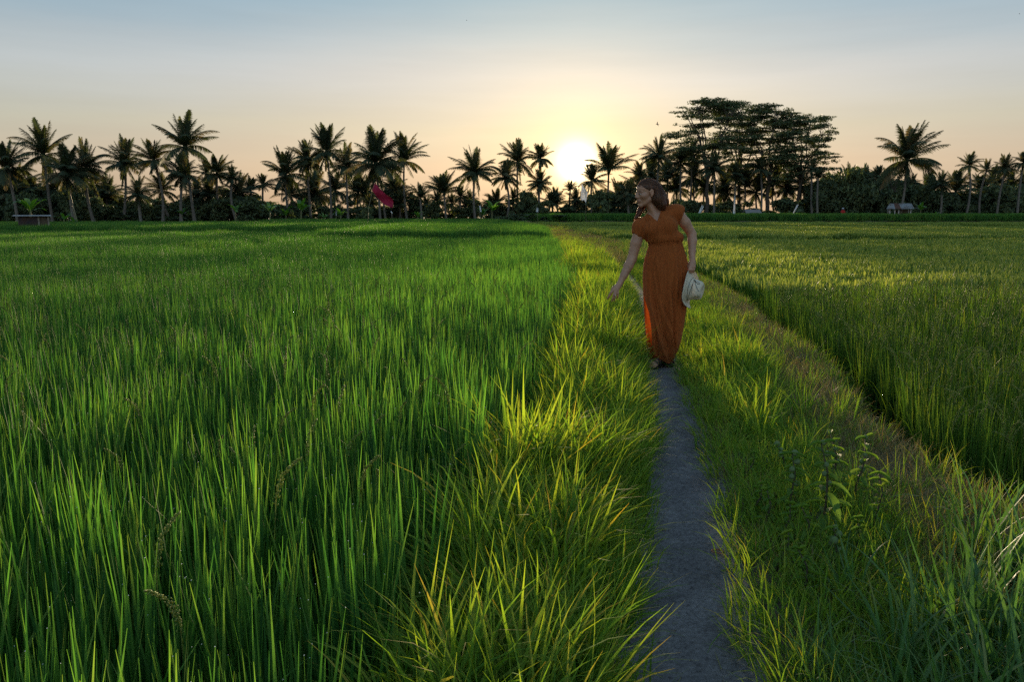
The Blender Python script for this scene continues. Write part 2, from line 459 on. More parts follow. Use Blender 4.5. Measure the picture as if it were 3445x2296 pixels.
# ------------------------------------------------------------------ grass and rice: blade generator
def blades(rng, base, length, width, az, tilt, bend, segs=5, power=1.6, prof='blade', twist=0.5):
    """Vectorised tapering blades. base (n,3); the rest (n,). Returns verts, quads, attrs."""
    n = len(base)
    s = np.linspace(0, 1, segs + 1)
    ang = tilt[:, None] + bend[:, None] * s[None, :] ** power
    ds = length[:, None] / segs
    hor = np.concatenate([np.zeros((n, 1)), np.cumsum(np.sin((ang[:, 1:] + ang[:, :-1]) / 2) * ds, 1)], 1)
    ver = np.concatenate([np.zeros((n, 1)), np.cumsum(np.cos((ang[:, 1:] + ang[:, :-1]) / 2) * ds, 1)], 1)
    ca, sa = np.cos(az)[:, None], np.sin(az)[:, None]
    cx = base[:, 0:1] + hor * ca; cy = base[:, 1:2] + hor * sa; cz = base[:, 2:3] + ver
    if prof == 'blade': wp = np.minimum(0.55 + 1.2 * s, 1.0) * np.minimum(1.0, (1.01 - s) * 1.55)
    else: wp = np.sin(np.clip(s * 0.92 + 0.08, 0, 1) * math.pi) ** 0.7
    wp = np.maximum(wp, 0.04)
    tw = az[:, None] + math.pi / 2 + (rng.random((n, 1)) - 0.5) * 2 * twist + (rng.random((n, 1)) - 0.5) * s[None] * 1.2
    hx = np.cos(tw) * wp * width[:, None] / 2; hy = np.sin(tw) * wp * width[:, None] / 2
    V = np.stack([np.stack([cx - hx, cy - hy, cz], -1), np.stack([cx + hx, cy + hy, cz], -1)], 2)   # n, segs+1, 2, 3
    V = V.reshape(-1, 3)
    i, k = np.meshgrid(np.arange(n), np.arange(segs), indexing='ij')
    b0 = (i * (segs + 1) + k).ravel() * 2
    Q = np.stack([b0, b0 + 1, b0 + 3, b0 + 2], 1)
    rnd = np.repeat(rng.random(n), (segs + 1) * 2)
    dry = np.repeat(rng.random(n), (segs + 1) * 2)
    al = np.tile(np.repeat(s, 2), n)
    return V, Q, dict(rnd=rnd, along=al, dry=dry)

M_RICE = leaf_mat("rice_leaf", [(0.0, (0.018, 0.060, 0.020)), (0.4, (0.048, 0.130, 0.030)), (0.8, (0.105, 0.200, 0.038)), (1.0, (0.21, 0.255, 0.055))],
                  tip=(0.75, 1.0, (0.28, 0.24, 0.05), 0.35), trans=0.42, rough=0.6, spec=0.12, trans_tint=(1.25, 1.55, 0.55))
M_RICE_R = leaf_mat("ripening_rice_leaf", [(0.0, (0.022, 0.056, 0.014)), (0.4, (0.054, 0.115, 0.022)), (0.8, (0.110, 0.175, 0.030)), (1.0, (0.22, 0.20, 0.045))],
                    tip=(0.6, 1.0, (0.28, 0.22, 0.05), 0.4), trans=0.5, rough=0.5, spec=0.12, trans_tint=(1.5, 1.6, 0.46))
M_EAR = leaf_mat("rice_ear", [(0.0, (0.15, 0.215, 0.05)), (1.0, (0.30, 0.335, 0.10))], trans=0.5, rough=0.6, inst=0.5)
M_GRASS = leaf_mat("bank_grass_leaf", [(0.0, (0.055, 0.13, 0.026)), (0.45, (0.115, 0.225, 0.034)), (0.85, (0.21, 0.28, 0.045)), (1.0, (0.30, 0.25, 0.08))],
                   tip=(0.45, 1.0, (0.36, 0.13, 0.05), 0.6), trans=0.5, rough=0.75, spec=0.06, trans_tint=(1.75, 1.6, 0.42))
M_GRASS_B = leaf_mat("broad_grass_leaf", [(0.0, (0.036, 0.090, 0.038)), (0.6, (0.068, 0.150, 0.048)), (0.95, (0.13, 0.185, 0.05)), (1.0, (0.22, 0.19, 0.08))],
                     tip=(0.6, 1.0, (0.34, 0.20, 0.08), 0.5), trans=0.4, rough=0.5, spec=0.3, trans_tint=(1.5, 1.6, 0.5))
M_DRY = leaf_mat("dry_grass_leaf", [(0.0, (0.15, 0.11, 0.055)), (0.5, (0.25, 0.19, 0.095)), (0.75, (0.19, 0.20, 0.06)), (1.0, (0.38, 0.31, 0.18))],
                 trans=0.4, rough=0.6, spec=0.2, trans_tint=(1.4, 1.15, 0.6))

M_DEW = plain_mat("dew_drop", (0.75, 0.78, 0.78), 0.08, 1.0, trans=(.5, (1, 1, 1)))
PROTO = {}
def proto_coll(name, meshes):
    c = bpy.data.collections.new(name)
    for k, me in enumerate(meshes):
        o = bpy.data.objects.new("%s_%02d" % (name, k), me)
        c.objects.link(o)
    PROTO[name] = c
    return c

def ear(rng, mb, base, az, h, lean, droop=1.0, L=0.20):
    """A rice panicle: thin stalk and small grains close to a bending axis."""
    n = 9
    s = np.linspace(0, 1, n)
    ang = lean + droop * s ** 1.5
    ds = L / (n - 1)
    hor = np.concatenate([[0], np.cumsum(np.sin(ang[1:]) * ds)]); ver = np.concatenate([[0], np.cumsum(np.cos(ang[1:]) * ds)])
    p0 = np.array(base) + np.array([math.cos(az) * math.sin(lean) * h, math.sin(az) * math.sin(lean) * h, h * math.cos(lean)])
    P = p0 + np.stack([hor * math.cos(az), hor * math.sin(az), ver], 1)
    r = rng.random()
    st = np.array([base, (np.array(base) + p0) / 2, p0] + list(P[1:]))
    v, f = tube(st, np.linspace(0.0016, 0.0008, len(st)), 3, False)
    mb.add(v, f, rnd=r * 0.5, along=0.3)
    m = 110
    t = rng.random(m) ** 0.8
    gx = np.stack([np.interp(t, s, P[:, q]) for q in range(3)], 1)
    spread = 0.0048 * (1.1 - t * 0.6)
    gx = gx + rng.normal(0, 1, (m, 3)) * spread[:, None] * np.array([1, 1, 0.6])
    d = np.stack([np.gradient(P[:, q]) for q in range(3)], 1); d /= np.linalg.norm(d, axis=1)[:, None]
    dd = np.stack([np.interp(t, s, d[:, q]) for q in range(3)], 1) + rng.normal(0, 0.35, (m, 3)); dd /= np.linalg.norm(dd, axis=1)[:, None]
    a = np.cross(dd, rng.normal(0, 1, (m, 3))); a /= np.linalg.norm(a, axis=1)[:, None]; b = np.cross(dd, a)
    l, ww = 0.0052, 0.0021
    V = np.stack([gx - dd * l, gx + a * ww, gx + b * ww, gx - a * ww, gx - b * ww, gx + dd * l], 1).reshape(-1, 3)
    o = (np.arange(m) * 6)[:, None]
    T = np.array([[0, 2, 1], [0, 3, 2], [0, 4, 3], [0, 1, 4], [5, 1, 2], [5, 2, 3], [5, 3, 4], [5, 4, 1]])
    mb.add(V, (o[:, :, None] + T[None]).reshape(-1, 3), rnd=np.repeat(np.clip(r + rng.normal(0, 0.2, m), 0, 1), 6), along=0.5)

def rice_hill(rng, n, R0, h, width, segs, sigma=0.12, ears=0, earmat=None):
    a = rng.random(n) * 2 * math.pi; r = R0 * np.sqrt(rng.random(n))
    base = np.stack([r * np.cos(a), r * np.sin(a), np.zeros(n)], 1)
    az = a + rng.normal(0, 0.8, n)
    L = h * (0.74 + 0.27 * rng.random(n))
    tilt = np.abs(rng.normal(0, sigma, n)) + 0.02
    bend = np.abs(rng.normal(0.05, 0.08, n)) + (rng.random(n) < 0.08) * rng.random(n) * 1.2
    W = width * (0.7 + 0.5 * rng.random(n))
    V, Q, A = blades(rng, base, L, W, az, tilt, bend, segs)
    mb = MB(); mb.add(V, Q, **A)
    return mb

def with_ears(name, mb, mats, rng, n_ears, h, R0):
    me_leaf = mb.mesh(name)
    nl = len(me_leaf.polygons)
    for _ in range(n_ears):
        a = rng.random() * 6.28
        ear(rng, mb, (R0 * rng.random() * math.cos(a), R0 * rng.random() * math.sin(a), 0.0), rng.random() * 6.28, h * (0.80 + 0.18 * rng.random()), rng.random() * 0.14, 0.25 + rng.random() * 1.1, 0.15 + 0.07 * rng.random())
    return mb

def build_two(name, leaf, ears_mb, mats):
    """One mesh, two materials: leaves and ears."""
    parts = []
    mb = MB()
    for src in (leaf, ears_mb):
        if src is None or src.n == 0: continue
        n0 = mb.n
        V = np.concatenate(src.v); A = {k: np.concatenate(x) for k, x in src.a.items()}
        mb.add(V, [np.concatenate(x) for x in src.f.values()], **A)
    me = mb.mesh(name)
    for m in mats: me.materials.append(m)
    if ears_mb is not None and ears_mb.n:
        nv = leaf.n
        first = np.zeros(len(me.polygons), np.int32); me.polygons.foreach_get("loop_start", first)
        lv = np.zeros(len(me.loops), np.int32); me.loops.foreach_get("vertex_index", lv)
        me.polygons.foreach_set("material_index", (lv[first] >= nv).astype(np.int32))
    return me

def hill_mesh(name, seed, n, R0, h, width, segs, sigma, ears, mats):
    rng = np.random.default_rng(seed)
    lf = rice_hill(rng, n, R0, h, width, segs, sigma)
    em = MB()
    for _ in range(ears):
        a = rng.random() * 6.28
        ear(rng, em, (R0 * .7 * math.cos(a), R0 * .7 * math.sin(a), 0.0), rng.random() * 6.28, h * (0.66 + 0.2 * rng.random()), 0.02 + rng.random() * 0.12, 0.2 + rng.random() * 1.1, 0.16 + 0.07 * rng.random())
    # dew drops hanging on some leaf tips
    tips = np.concatenate(lf.v).reshape(n, (segs + 1) * 2, 3)[:, -1]
    dr = MB()
    for p in tips[rng.random(n) < 0.08]:
        r = 0.0012 * (0.7 + 0.6 * rng.random())
        o8 = np.array([[0, 0, r], [r, 0, 0], [0, r, 0], [-r, 0, 0], [0, -r, 0], [0, 0, -r]])
        dr.add(p + o8, np.array([[0, 1, 2], [0, 2, 3], [0, 3, 4], [0, 4, 1], [5, 2, 1], [5, 3, 2], [5, 4, 3], [5, 1, 4]]), rnd=1.0, along=1.0)
    me = build_two(name, lf, em if ears else None, mats)
    if dr.n:
        dm = dr.mesh(name + "_dew", M_DEW)
        import bmesh
        b = bmesh.new(); b.from_mesh(me); k0 = len(b.faces); b.from_mesh(dm); b.faces.ensure_lookup_table()
        me.materials.append(M_DEW) if M_DEW.name not in me.materials else None
        for f in b.faces[k0:]: f.material_index = len(me.materials) - 1
        b.to_mesh(me); b.free()
    return me

def patch_mesh(name, seed, n, half, h, width, segs, sigma, mats, ears=0):
    rng = np.random.default_rng(seed)
    base = np.stack([(rng.random(n) - .5) * 2 * half, (rng.random(n) - .5) * 2 * half, np.zeros(n)], 1)
    L = h * (0.66 + 0.36 * rng.random(n))
    V, Q, A = blades(rng, base, L, width * (0.7 + 0.5 * rng.random(n)), rng.random(n) * 6.28, np.abs(rng.normal(0, sigma, n)), np.abs(rng.normal(0.15, 0.15, n)), segs)
    lf = MB().add(V, Q, **A)
    em = MB()
    if ears:
        n2 = ears
        b2 = np.stack([(rng.random(n2) - .5) * 2 * half, (rng.random(n2) - .5) * 2 * half, np.full(n2, h * 0.68)], 1)
        V, Q, A = blades(rng, b2, h * (0.2 + 0.12 * rng.random(n2)), np.full(n2, width * 1.3), rng.random(n2) * 6.28, np.abs(rng.normal(0, .15, n2)), rng.random(n2) * 0.9, segs, prof='ear')
        em.add(V, Q, **A)
    return build_two(name, lf, em if ears else None, mats)

proto_coll("rice_near", [hill_mesh("rice_near", 10 + k, 27, 0.055, 0.84, 0.0235, 6, 0.08, (1 if k == 1 else 0), [M_RICE, M_EAR]) for k in range(6)])
proto_coll("rice_mid", [patch_mesh("rice_mid", 30 + k, 110, 0.24, 0.84, 0.0215, 4, 0.085, [M_RICE, M_EAR], ears=0) for k in range(4)])
proto_coll("rice_far", [patch_mesh("rice_far", 40 + k, 420, 0.55, 0.82, 0.021, 3, 0.12, [M_RICE, M_EAR]) for k in range(4)])
proto_coll("ripe_near", [hill_mesh("ripe_near", 50 + k, 28, 0.055, 0.80, 0.0185, 6, 0.09, (1, 2, 0, 1, 3, 1)[k], [M_RICE_R, M_EAR]) for k in range(6)])
proto_coll("ripe_mid", [patch_mesh("ripe_mid", 60 + k, 110, 0.24, 0.78, 0.0185, 4, 0.10, [M_RICE_R, M_EAR], ears=26) for k in range(4)])
proto_coll("ripe_far", [patch_mesh("ripe_far", 70 + k, 400, 0.55, 0.76, 0.021, 3, 0.12, [M_RICE_R, M_EAR], ears=90) for k in range(4)])

def scatter(name, pts, rot, scl, idx, coll, label, cat):
    """One object whose geometry-node modifier plants a tuft on each of its points."""
    me = bpy.data.meshes.new(name)
    me.vertices.add(len(pts)); me.vertices.foreach_set("co", np.asarray(pts, np.float32).ravel())
    a = me.attributes.new("rot", 'FLOAT_VECTOR', 'POINT'); a.data.foreach_set("vector", np.asarray(rot, np.float32).ravel())
    a = me.attributes.new("scl", 'FLOAT_VECTOR', 'POINT'); a.data.foreach_set("vector", np.asarray(scl, np.float32).ravel())
    a = me.attributes.new("idx", 'INT', 'POINT'); a.data.foreach_set("value", np.asarray(idx, np.int32))
    o = obj(name, me)
    ng = bpy.data.node_groups.new(name + "_nodes", 'GeometryNodeTree')
    ng.interface.new_socket("Geometry", in_out='INPUT', socket_type='NodeSocketGeometry')
    ng.interface.new_socket("Geometry", in_out='OUTPUT', socket_type='NodeSocketGeometry')
    gi = ng.nodes.new("NodeGroupInput"); go = ng.nodes.new("NodeGroupOutput")
    ci = ng.nodes.new("GeometryNodeCollectionInfo")
    ci.inputs[0].default_value = coll
    ci.inputs['Separate Children'].default_value = True
    ci.inputs['Reset Children'].default_value = True
    iop = ng.nodes.new("GeometryNodeInstanceOnPoints")
    iop.inputs['Pick Instance'].default_value = True
    def na(nm, t):
        n = ng.nodes.new("GeometryNodeInputNamedAttribute"); n.data_type = t; n.inputs[0].default_value = nm
        return n.outputs[0]
    e2r = ng.nodes.new("FunctionNodeEulerToRotation")
    L = ng.links.new
    L(gi.outputs[0], iop.inputs['Points']); L(ci.outputs[0], iop.inputs['Instance'])
    L(na("idx", 'INT'), iop.inputs['Instance Index'])
    L(na("rot", 'FLOAT_VECTOR'), e2r.inputs[0]); L(e2r.outputs[0], iop.inputs['Rotation'])
    L(na("scl", 'FLOAT_VECTOR'), iop.inputs['Scale'])
    L(iop.outputs[0], go.inputs[0])
    md = o.modifiers.new("plants", 'NODES'); md.node_group = ng
    return tag(o, label, cat, kind="stuff")

def jgrid(rng, x0, x1, y0, y1, step, jit=0.45):
    X, Y = np.meshgrid(np.arange(x0, x1, step), np.arange(y0, y1, step))
    p = np.stack([X.ravel(), Y.ravel()], 1)
    return p + (rng.random(p.shape) - .5) * 2 * jit * step

def in_view(p, margin=1.6):
    return np.abs(p[:, 0]) < 0.66 * np.maximum(p[:, 1], 0) + margin

def paddy_points(rng, ids, y0, y1, step, edge, bedge):
    xm = 0.68 * y1 + 2.5
    p = jgrid(rng, -xm, xm, y0, y1, step)
    p = p[in_view(p)]
    q = paddy_of(p[:, 0], p[:, 1])
    ok = np.isin(q, ids)
    for dx, dy in ((edge, 0), (-edge, 0), (0, edge), (0, -edge)):     # keep clear of the earth banks between paddies
        ok &= paddy_of(p[:, 0] + dx, p[:, 1] + dy) == q
    y = p[:, 1]
    ok &= (p[:, 0] < bund_l(y) - bedge) | (p[:, 0] > bund_r(y) + bedge + 0.17)
    return p[ok], q[ok]

rngf = np.random.default_rng(5)
def field(name, ids, y0, y1, step, coll, edge, bedge, label, tiltmax=0.07, hvar=0.10):
    p, q = paddy_points(rngf, ids, y0, y1, step, edge, bedge)
    n = len(p)
    z = ground_z(p[:, 0], p[:, 1])
    base_h = np.array([HGT.get(i, 0.8) for i in range(11)])[q] / 0.82
    hs = base_h * (1 + hvar * (rngf.random(n) - .5) * 2) * (0.93 + 0.14 * vnoise(p[:, 0] * 0.35, p[:, 1] * 0.35, 11)) * (0.95 + 0.1 * vnoise(p[:, 0] * 1.4, p[:, 1] * 1.4, 12))
    rot = np.stack([(rngf.random(n) - .5) * 2 * tiltmax, (rngf.random(n) - .5) * 2 * tiltmax, rngf.random(n) * 6.28], 1)
    ws = 0.9 + 0.3 * rngf.random(n)
    scl = np.stack([ws, ws, hs], 1)
    nproto = len(coll.objects)
    idx = rngf.integers(0, nproto, n)
    print(name, n)
    return scatter(name, np.stack([p[:, 0], p[:, 1], z - 0.02], 1), rot, scl, idx, coll, label, "rice")

field("young_rice", [1], -0.5, 13, 0.165, PROTO["rice_near"], 0.02, 0.06, "tall green rice filling the wide paddy left of the path, nearest rows")
field("green_rice", [1], 13, 37, 0.36, PROTO["rice_mid"], 0.62, 0.24, "green rice filling the middle of the wide paddy left of the path")
field("terraced_rice", [2, 3], 20, 80, 0.62, PROTO["rice_far"], 1.1, 0.6, "green rice on the second terrace left of the path")
field("distant_rice", [4, 5], 46, 99, 0.70, PROTO["rice_far"], 1.1, 0.6, "green rice on the far terraces before the left palms")
field("ripening_rice", [6], -0.5, 14, 0.165, PROTO["ripe_near"], 0.22, 0.10, "ripening rice with yellow ears right of the grassy bank")
field("golden_rice", [7], 11, 40, 0.36, PROTO["ripe_mid"], 0.42, 0.24, "yellow green rice behind the ripening rows on the right")
field("striped_rice", [8, 9], 37, 90, 0.62, PROTO["ripe_far"], 1.1, 0.6, "rice on the right terraces with dark gaps between them")
field("raised_rice", [10], 88, 100, 0.45, PROTO["rice_far"], 0.45, 0.6, "rice on the raised far terrace on the right, its front standing like a wall")
# ------------------------------------------------------------------ grasses on the bund
def tuft(name, seed, n, R0, Lm, Wm, sig, bendm, segs, mats, prof='blade', zsp=0.0):
    rng = np.random.default_rng(seed)
    a = rng.random(n) * 6.28; r = R0 * np.sqrt(rng.random(n))
    base = np.stack([r * np.cos(a), r * np.sin(a), -0.01 + zsp * rng.random(n)], 1)
    V, Q, A = blades(rng, base, Lm * (0.45 + 0.6 * rng.random(n)), Wm * (0.6 + 0.7 * rng.random(n)), a + rng.normal(0, 0.9, n),
                     np.abs(rng.normal(0, sig, n)) + 0.03, np.abs(rng.normal(bendm, bendm * 0.6, n)), segs, twist=0.9)
    return MB().add(V, Q, **A).mesh(name, mats)

proto_coll("bank_tuft", [tuft("bank_tuft", 100 + k, 36, 0.06, 0.42, 0.0118, 0.34, 0.85, 6, M_GRASS) for k in range(6)])
proto_coll("low_tuft", [tuft("low_tuft", 120 + k, 40, 0.09, 0.20, 0.0058, 0.5, 0.9, 4, M_GRASS) for k in range(4)])
proto_coll("dry_tuft", [tuft("dry_tuft", 140 + k, 44, 0.10, 0.20, 0.0042, 0.75, 0.7, 4, M_DRY) for k in range(4)])
proto_coll("long_tuft", [tuft("long_tuft", 160 + k, 19, 0.08, 0.72, 0.0215, 0.28, 0.9, 8, M_GRASS_B) for k in range(5)])

rngb = np.random.default_rng(9)
def bank(name, x_of, y0, y1, step, coll, dens, label, smin, smax, cat="grass", lean=0.25, hfun=None):
    """Scatter tufts for which dens(x, y) > random; x range given by x_of(y) -> (lo, hi)."""
    p = jgrid(rngb, -8, 8, y0, y1, step)
    lo, hi = x_of(p[:, 1])
    ok = (p[:, 0] > lo) & (p[:, 0] < hi) & (rngb.random(len(p)) < dens(p[:, 0], p[:, 1]))
    p = p[ok]; n = len(p)
    z = ground_z(p[:, 0], p[:, 1])
    s = smin + (smax - smin) * rngb.random(n)
    if hfun is not None: s = s * hfun(p[:, 0], p[:, 1])
    rot = np.stack([(rngb.random(n) - .5) * 2 * lean, (rngb.random(n) - .5) * 2 * lean, rngb.random(n) * 6.28], 1)
    print(name, n)
    return scatter(name, np.stack([p[:, 0], p[:, 1], z - 0.005], 1), rot, np.repeat(s[:, None], 3, 1), rngb.integers(0, len(coll.objects), n), coll, label, cat)

PE = PATH_HW + 0.035
def pe(y): return path_hw(y) + 0.035
left_bank = lambda y: (bund_l(y) - 0.12, path_c(y) - pe(y))
right_bank = lambda y: (path_c(y) + pe(y), bund_r(y) - 0.02)
def edge_low(x, y):      # shorter beside the trodden path
    return (0.5 + 0.5 * smooth(PE, PE + 0.28, np.abs(x - path_c(y)))) * (0.62 + 0.75 * vnoise(x * 2.6, y * 2.2, 25))
bank("bank_grass", left_bank, -0.3, 30, 0.08, PROTO["bank_tuft"], lambda x, y: 0.95 * (y < 20) + 0.35 * (y >= 20), "tall yellow green grass on the bank left of the path", 0.75, 1.15, hfun=edge_low)
bank("bank_undergrowth", left_bank, -0.3, 24, 0.09, PROTO["low_tuft"], lambda x, y: 0 * x + 0.7, "short grass at the foot of the left bank beside the path", 0.7, 1.2)
def right_tall(x, y):
    t = (x - path_c(y)) / np.maximum(bund_r(y) - path_c(y), 0.1)
    clump = smooth(0.48, 0.60, vnoise(x * 1.6, y * 1.1, 21))
    near = (y > 3.9) * (1 - smooth(0.40, 0.62, t)) * (0.22 + 0.78 * clump)
    return near * 0.75
bank("verge_grass", right_bank, 3.6, 30, 0.085, PROTO["bank_tuft"], right_tall, "bright tufts of grass along the right side of the path", 0.45, 0.9, hfun=edge_low)
bank("low_grass", right_bank, 0.6, 30, 0.07, PROTO["low_tuft"], lambda x, y: 0.75 - 0.6 * smooth(0.42, 0.62, (x - path_c(y)) / np.maximum(bund_r(y) - path_c(y), 0.1)), "short green ground grass on the right bank", 0.6, 1.25)
def dryd(x, y):
    t = (x - path_c(y)) / np.maximum(bund_r(y) - path_c(y), 0.1)
    return np.maximum(0.85 * smooth(0.3, 0.6, t) + 0.15, 0.5 * smooth(6.5, 8, y) * (y < 20))
bank("dry_grass", right_bank, 1.5, 60, 0.085, PROTO["dry_tuft"], dryd, "matted brown dry grass on the outer edge of the right bank", 0.45, 0.95)
bank("withered_grass", lambda y: (bund_l(y) + 0.1, bund_r(y) - 0.1), 20, 90, 0.17, PROTO["dry_tuft"], lambda x, y: 0 * x + 0.85, "brown withered grass on the far bund beyond the woman", 1.2, 2.2)
bank("far_bank_grass", lambda y: (bund_l(y), bund_r(y)), 24, 92, 0.22, PROTO["bank_tuft"], lambda x, y: 0.75 * smooth(0.4, 0.6, vnoise(x * .7, y * .4, 33)), "green grass on the far bund leading to the palms", 0.7, 1.1)
bank("broad_grass", lambda y: (path_c(y) + 0.24 + 0.10 * y * 0, bund_r(y) + 0.9), -0.2, 4.4, 0.095, PROTO["long_tuft"],
     lambda x, y: 0.8 * (1 - smooth(2.3, 3.3, y + 0.6 * vnoise(x * 3, y * 3, 5) + 0.5 * (x < path_c(y) + .5))) , "long broad bladed grass in the lower right corner", 0.42, 0.80, hfun=lambda x, y: 0.45 + 0.55 * smooth(0.2, 0.9, x - path_c(y)))
# ------------------------------------------------------------------ trees: coconut palms, broad crowns, shrubs, bananas
M_PALM = leaf_mat("palm_leaflet", [(0.0, (0.028, 0.040, 0.025)), (0.6, (0.046, 0.063, 0.034)), (0.9, (0.072, 0.082, 0.040)), (1.0, (0.14, 0.10, 0.055))],
                  trans=0.3, rough=0.65, spec=0.12, trans_tint=(1.3, 1.2, 0.5), inst=0.0)
M_BROAD = leaf_mat("tree_leaf", [(0.0, (0.036, 0.050, 0.032)), (0.6, (0.072, 0.098, 0.050)), (1.0, (0.13, 0.145, 0.060))],
                   trans=0.2, rough=0.65, spec=0.12, trans_tint=(1.3, 1.3, 0.5), inst=0.3)
M_BANANA = leaf_mat("banana_leaf", [(0.0, (0.045, 0.12, 0.025)), (0.6, (0.07, 0.17, 0.03)), (1.0, (0.13, 0.20, 0.04))],
                    trans=0.5, rough=0.35, spec=0.5, trans_tint=(1.5, 1.5, 0.4), inst=0.3)
M_BARK = plain_mat("grey_bark", (0.055, 0.045, 0.036), 0.9, 0.2, noise=(9, (0.10, 0.085, 0.07), 0.35, 0.7), bump=(30, 0.6, 0.03))
M_PALMBARK = plain_mat("palm_bark", (0.085, 0.072, 0.060), 0.9, 0.2, noise=(6, (0.15, 0.13, 0.11), 0.35, 0.7), bump=(25, 0.5, 0.03))
M_NUT = plain_mat("coconut_husk", (0.05, 0.06, 0.025), 0.6, 0.3, noise=(8, (0.09, 0.07, 0.03), 0.4, 0.7))

def frond(rng, mb, az, e0, droop, L, nl=40, hang=0.5, ll=0.80):
    n = 14
    s = np.linspace(0, 1, n)
    el = e0 - droop * s ** 1.4
    ds = L / (n - 1)
    hor = np.concatenate([[0], np.cumsum(np.cos((el[1:] + el[:-1]) / 2) * ds)])
    ver = np.concatenate([[0], np.cumsum(np.sin((el[1:] + el[:-1]) / 2) * ds)])
    side = rng.normal(0, 0.12) * s ** 2 * L
    ca, sa = math.cos(az), math.sin(az)
    P = np.stack([hor * ca - side * sa, hor * sa + side * ca, ver], 1)
    v, f = tube(P, np.linspace(0.045, 0.008, n), 4, False)
    mb.add(v, f, rnd=0.3 + 0.3 * rng.random(), along=0)
    t = np.linspace(0.10, 1.0, nl)
    base = np.stack([np.interp(t, s, P[:, k]) for k in range(3)], 1)
    T = np.stack([np.interp(t, s, np.gradient(P[:, k])) for k in range(3)], 1); T /= np.linalg.norm(T, axis=1)[:, None]
    sidev = np.array([-sa, ca, 0.0])
    upv = np.cross(T, sidev); upv *= np.sign(upv[:, 2:3] + 1e-6)
    lens = ll * np.clip(np.sin(np.clip(t * 0.93 + 0.07, 0, 1) * math.pi) ** 0.6, 0.25, 1) * (0.85 + 0.3 * rng.random(nl))
    fr = rng.random()
    for sg in (1, -1):
        fw = 0.45 + 0.5 * t[:, None]
        roll = hang + rng.normal(0, 0.16, nl)[:, None]
        d = sg * sidev[None] * np.cos(roll) + T * fw - upv * np.sin(roll) * 0.7
        d /= np.linalg.norm(d, axis=1)[:, None]
        g = np.array([0, 0, -1.0])
        l = lens[:, None]
        p1 = base + d * l * 0.5
        d2 = d + g * (0.25 + 0.35 * rng.random((nl, 1))); d2 /= np.linalg.norm(d2, axis=1)[:, None]
        p2 = p1 + d2 * l * 0.5
        wv = np.cross(d, upv); wv /= np.linalg.norm(wv, axis=1)[:, None] + 1e-9
        w0 = 0.027 * (0.8 + 0.4 * rng.random((nl, 1)))
        V = np.stack([base - wv * w0, base + wv * w0, p1 - wv * w0 * 1.2, p1 + wv * w0 * 1.2, p2 - wv * 0.004, p2 + wv * 0.004], 1).reshape(-1, 3)
        o = np.arange(nl) * 6
        Q = np.concatenate([np.stack([o, o + 1, o + 3, o + 2], 1), np.stack([o + 2, o + 3, o + 5, o + 4], 1)])
        mb.add(V, Q, rnd=np.repeat(np.clip(fr + rng.normal(0, 0.15, nl), 0, 1), 6), along=np.tile([0, 0, .5, .5, 1, 1], nl))

def crown_mesh(seed, n_up=7, n_mid=11, n_low=8, n_dead=2, wind=0.0, lushness=1.0, upright=0.0):
    rng = np.random.default_rng(seed); mb = MB()
    ga = 2.39996
    k = 0
    for i in range(n_up):
        frond(rng, mb, k * ga + rng.normal(0, .3), R(rng.uniform(66, 86)), R(rng.uniform(8, 38)), rng.uniform(2.6, 3.5), 46, 0.35, 0.72 * lushness); k += 1
    for i in range(n_mid):
        frond(rng, mb, k * ga + rng.normal(0, .3), R(rng.uniform(26, 60) + upright * 14), R(rng.uniform(30, 70)), rng.uniform(3.2, 4.0), 52, 0.5, 0.86 * lushness); k += 1
    for i in range(n_low):
        frond(rng, mb, k * ga + rng.normal(0, .3), R(rng.uniform(-12, 22) + upright * 18), R(rng.uniform(30, 62)), rng.uniform(2.9, 3.7), 48, 0.8, 0.88 * lushness); k += 1
    for i in range(n_dead):
        frond(rng, mb, k * ga + rng.normal(0, .3), R(rng.uniform(-60, -35)), R(rng.uniform(15, 40)), rng.uniform(2.0, 3.0), 26, 1.1, 0.55); k += 1
    v, f = tube([[0, 0, -0.35], [0, 0, 0.0], [0, 0, 0.5], [0, 0, 0.9]], [0.17, 0.22, 0.15, 0.05], 8)
    mb.add(v, f, rnd=0.5)
    me = mb.mesh("palm_crown", M_PALM)
    if wind:
        co = np.zeros(len(me.vertices) * 3, np.float32); me.vertices.foreach_get("co", co); co = co.reshape(-1, 3)
        r = np.hypot(co[:, 0], co[:, 1]) + np.abs(co[:, 2]) * 0.7
        co[:, 0] += wind * (r / 3) ** 2
        me.vertices.foreach_set("co", co.ravel())
    return me

CROWNS = [crown_mesh(1, 9, 13, 11, 4), crown_mesh(2, 11, 11, 12, 5, 0.15), crown_mesh(3, 9, 11, 8, 3, 0.1), crown_mesh(4, 10, 14, 16, 8, -0.1, 1.1),
          crown_mesh(5, 9, 11, 4, 0, 0.0, 1.0, 1.0), crown_mesh(6, 13, 8, 9, 5, 0.2), crown_mesh(7, 8, 13, 13, 6, -0.15), crown_mesh(8, 11, 11, 6, 2, 0.1, 0.85)]

def nut_mesh(seed):
    """A hanging bunch of nuts grown together on their stalks."""
    rng = np.random.default_rng(seed); mb = MB()
    for k in range(7):
        a = k * 0.9; r = 0.24 + 0.06 * rng.random(); c = np.array([r * math.cos(a), r * math.sin(a), -0.32 - 0.14 * rng.random()])
        P = np.array([[0, 0, 0.05], c * [.5, .5, .3]] + [c + [0, 0, z] for z in (0.13, 0.09, 0.0, -0.09, -0.13)])
        v, f = tube(P, [.03, .03, .03, .085, .11, .08, .02], 7)
        mb.add(v, f)
    return mb.mesh("fruit_cluster", M_NUT)
NUTS = [nut_mesh(3), nut_mesh(4)]

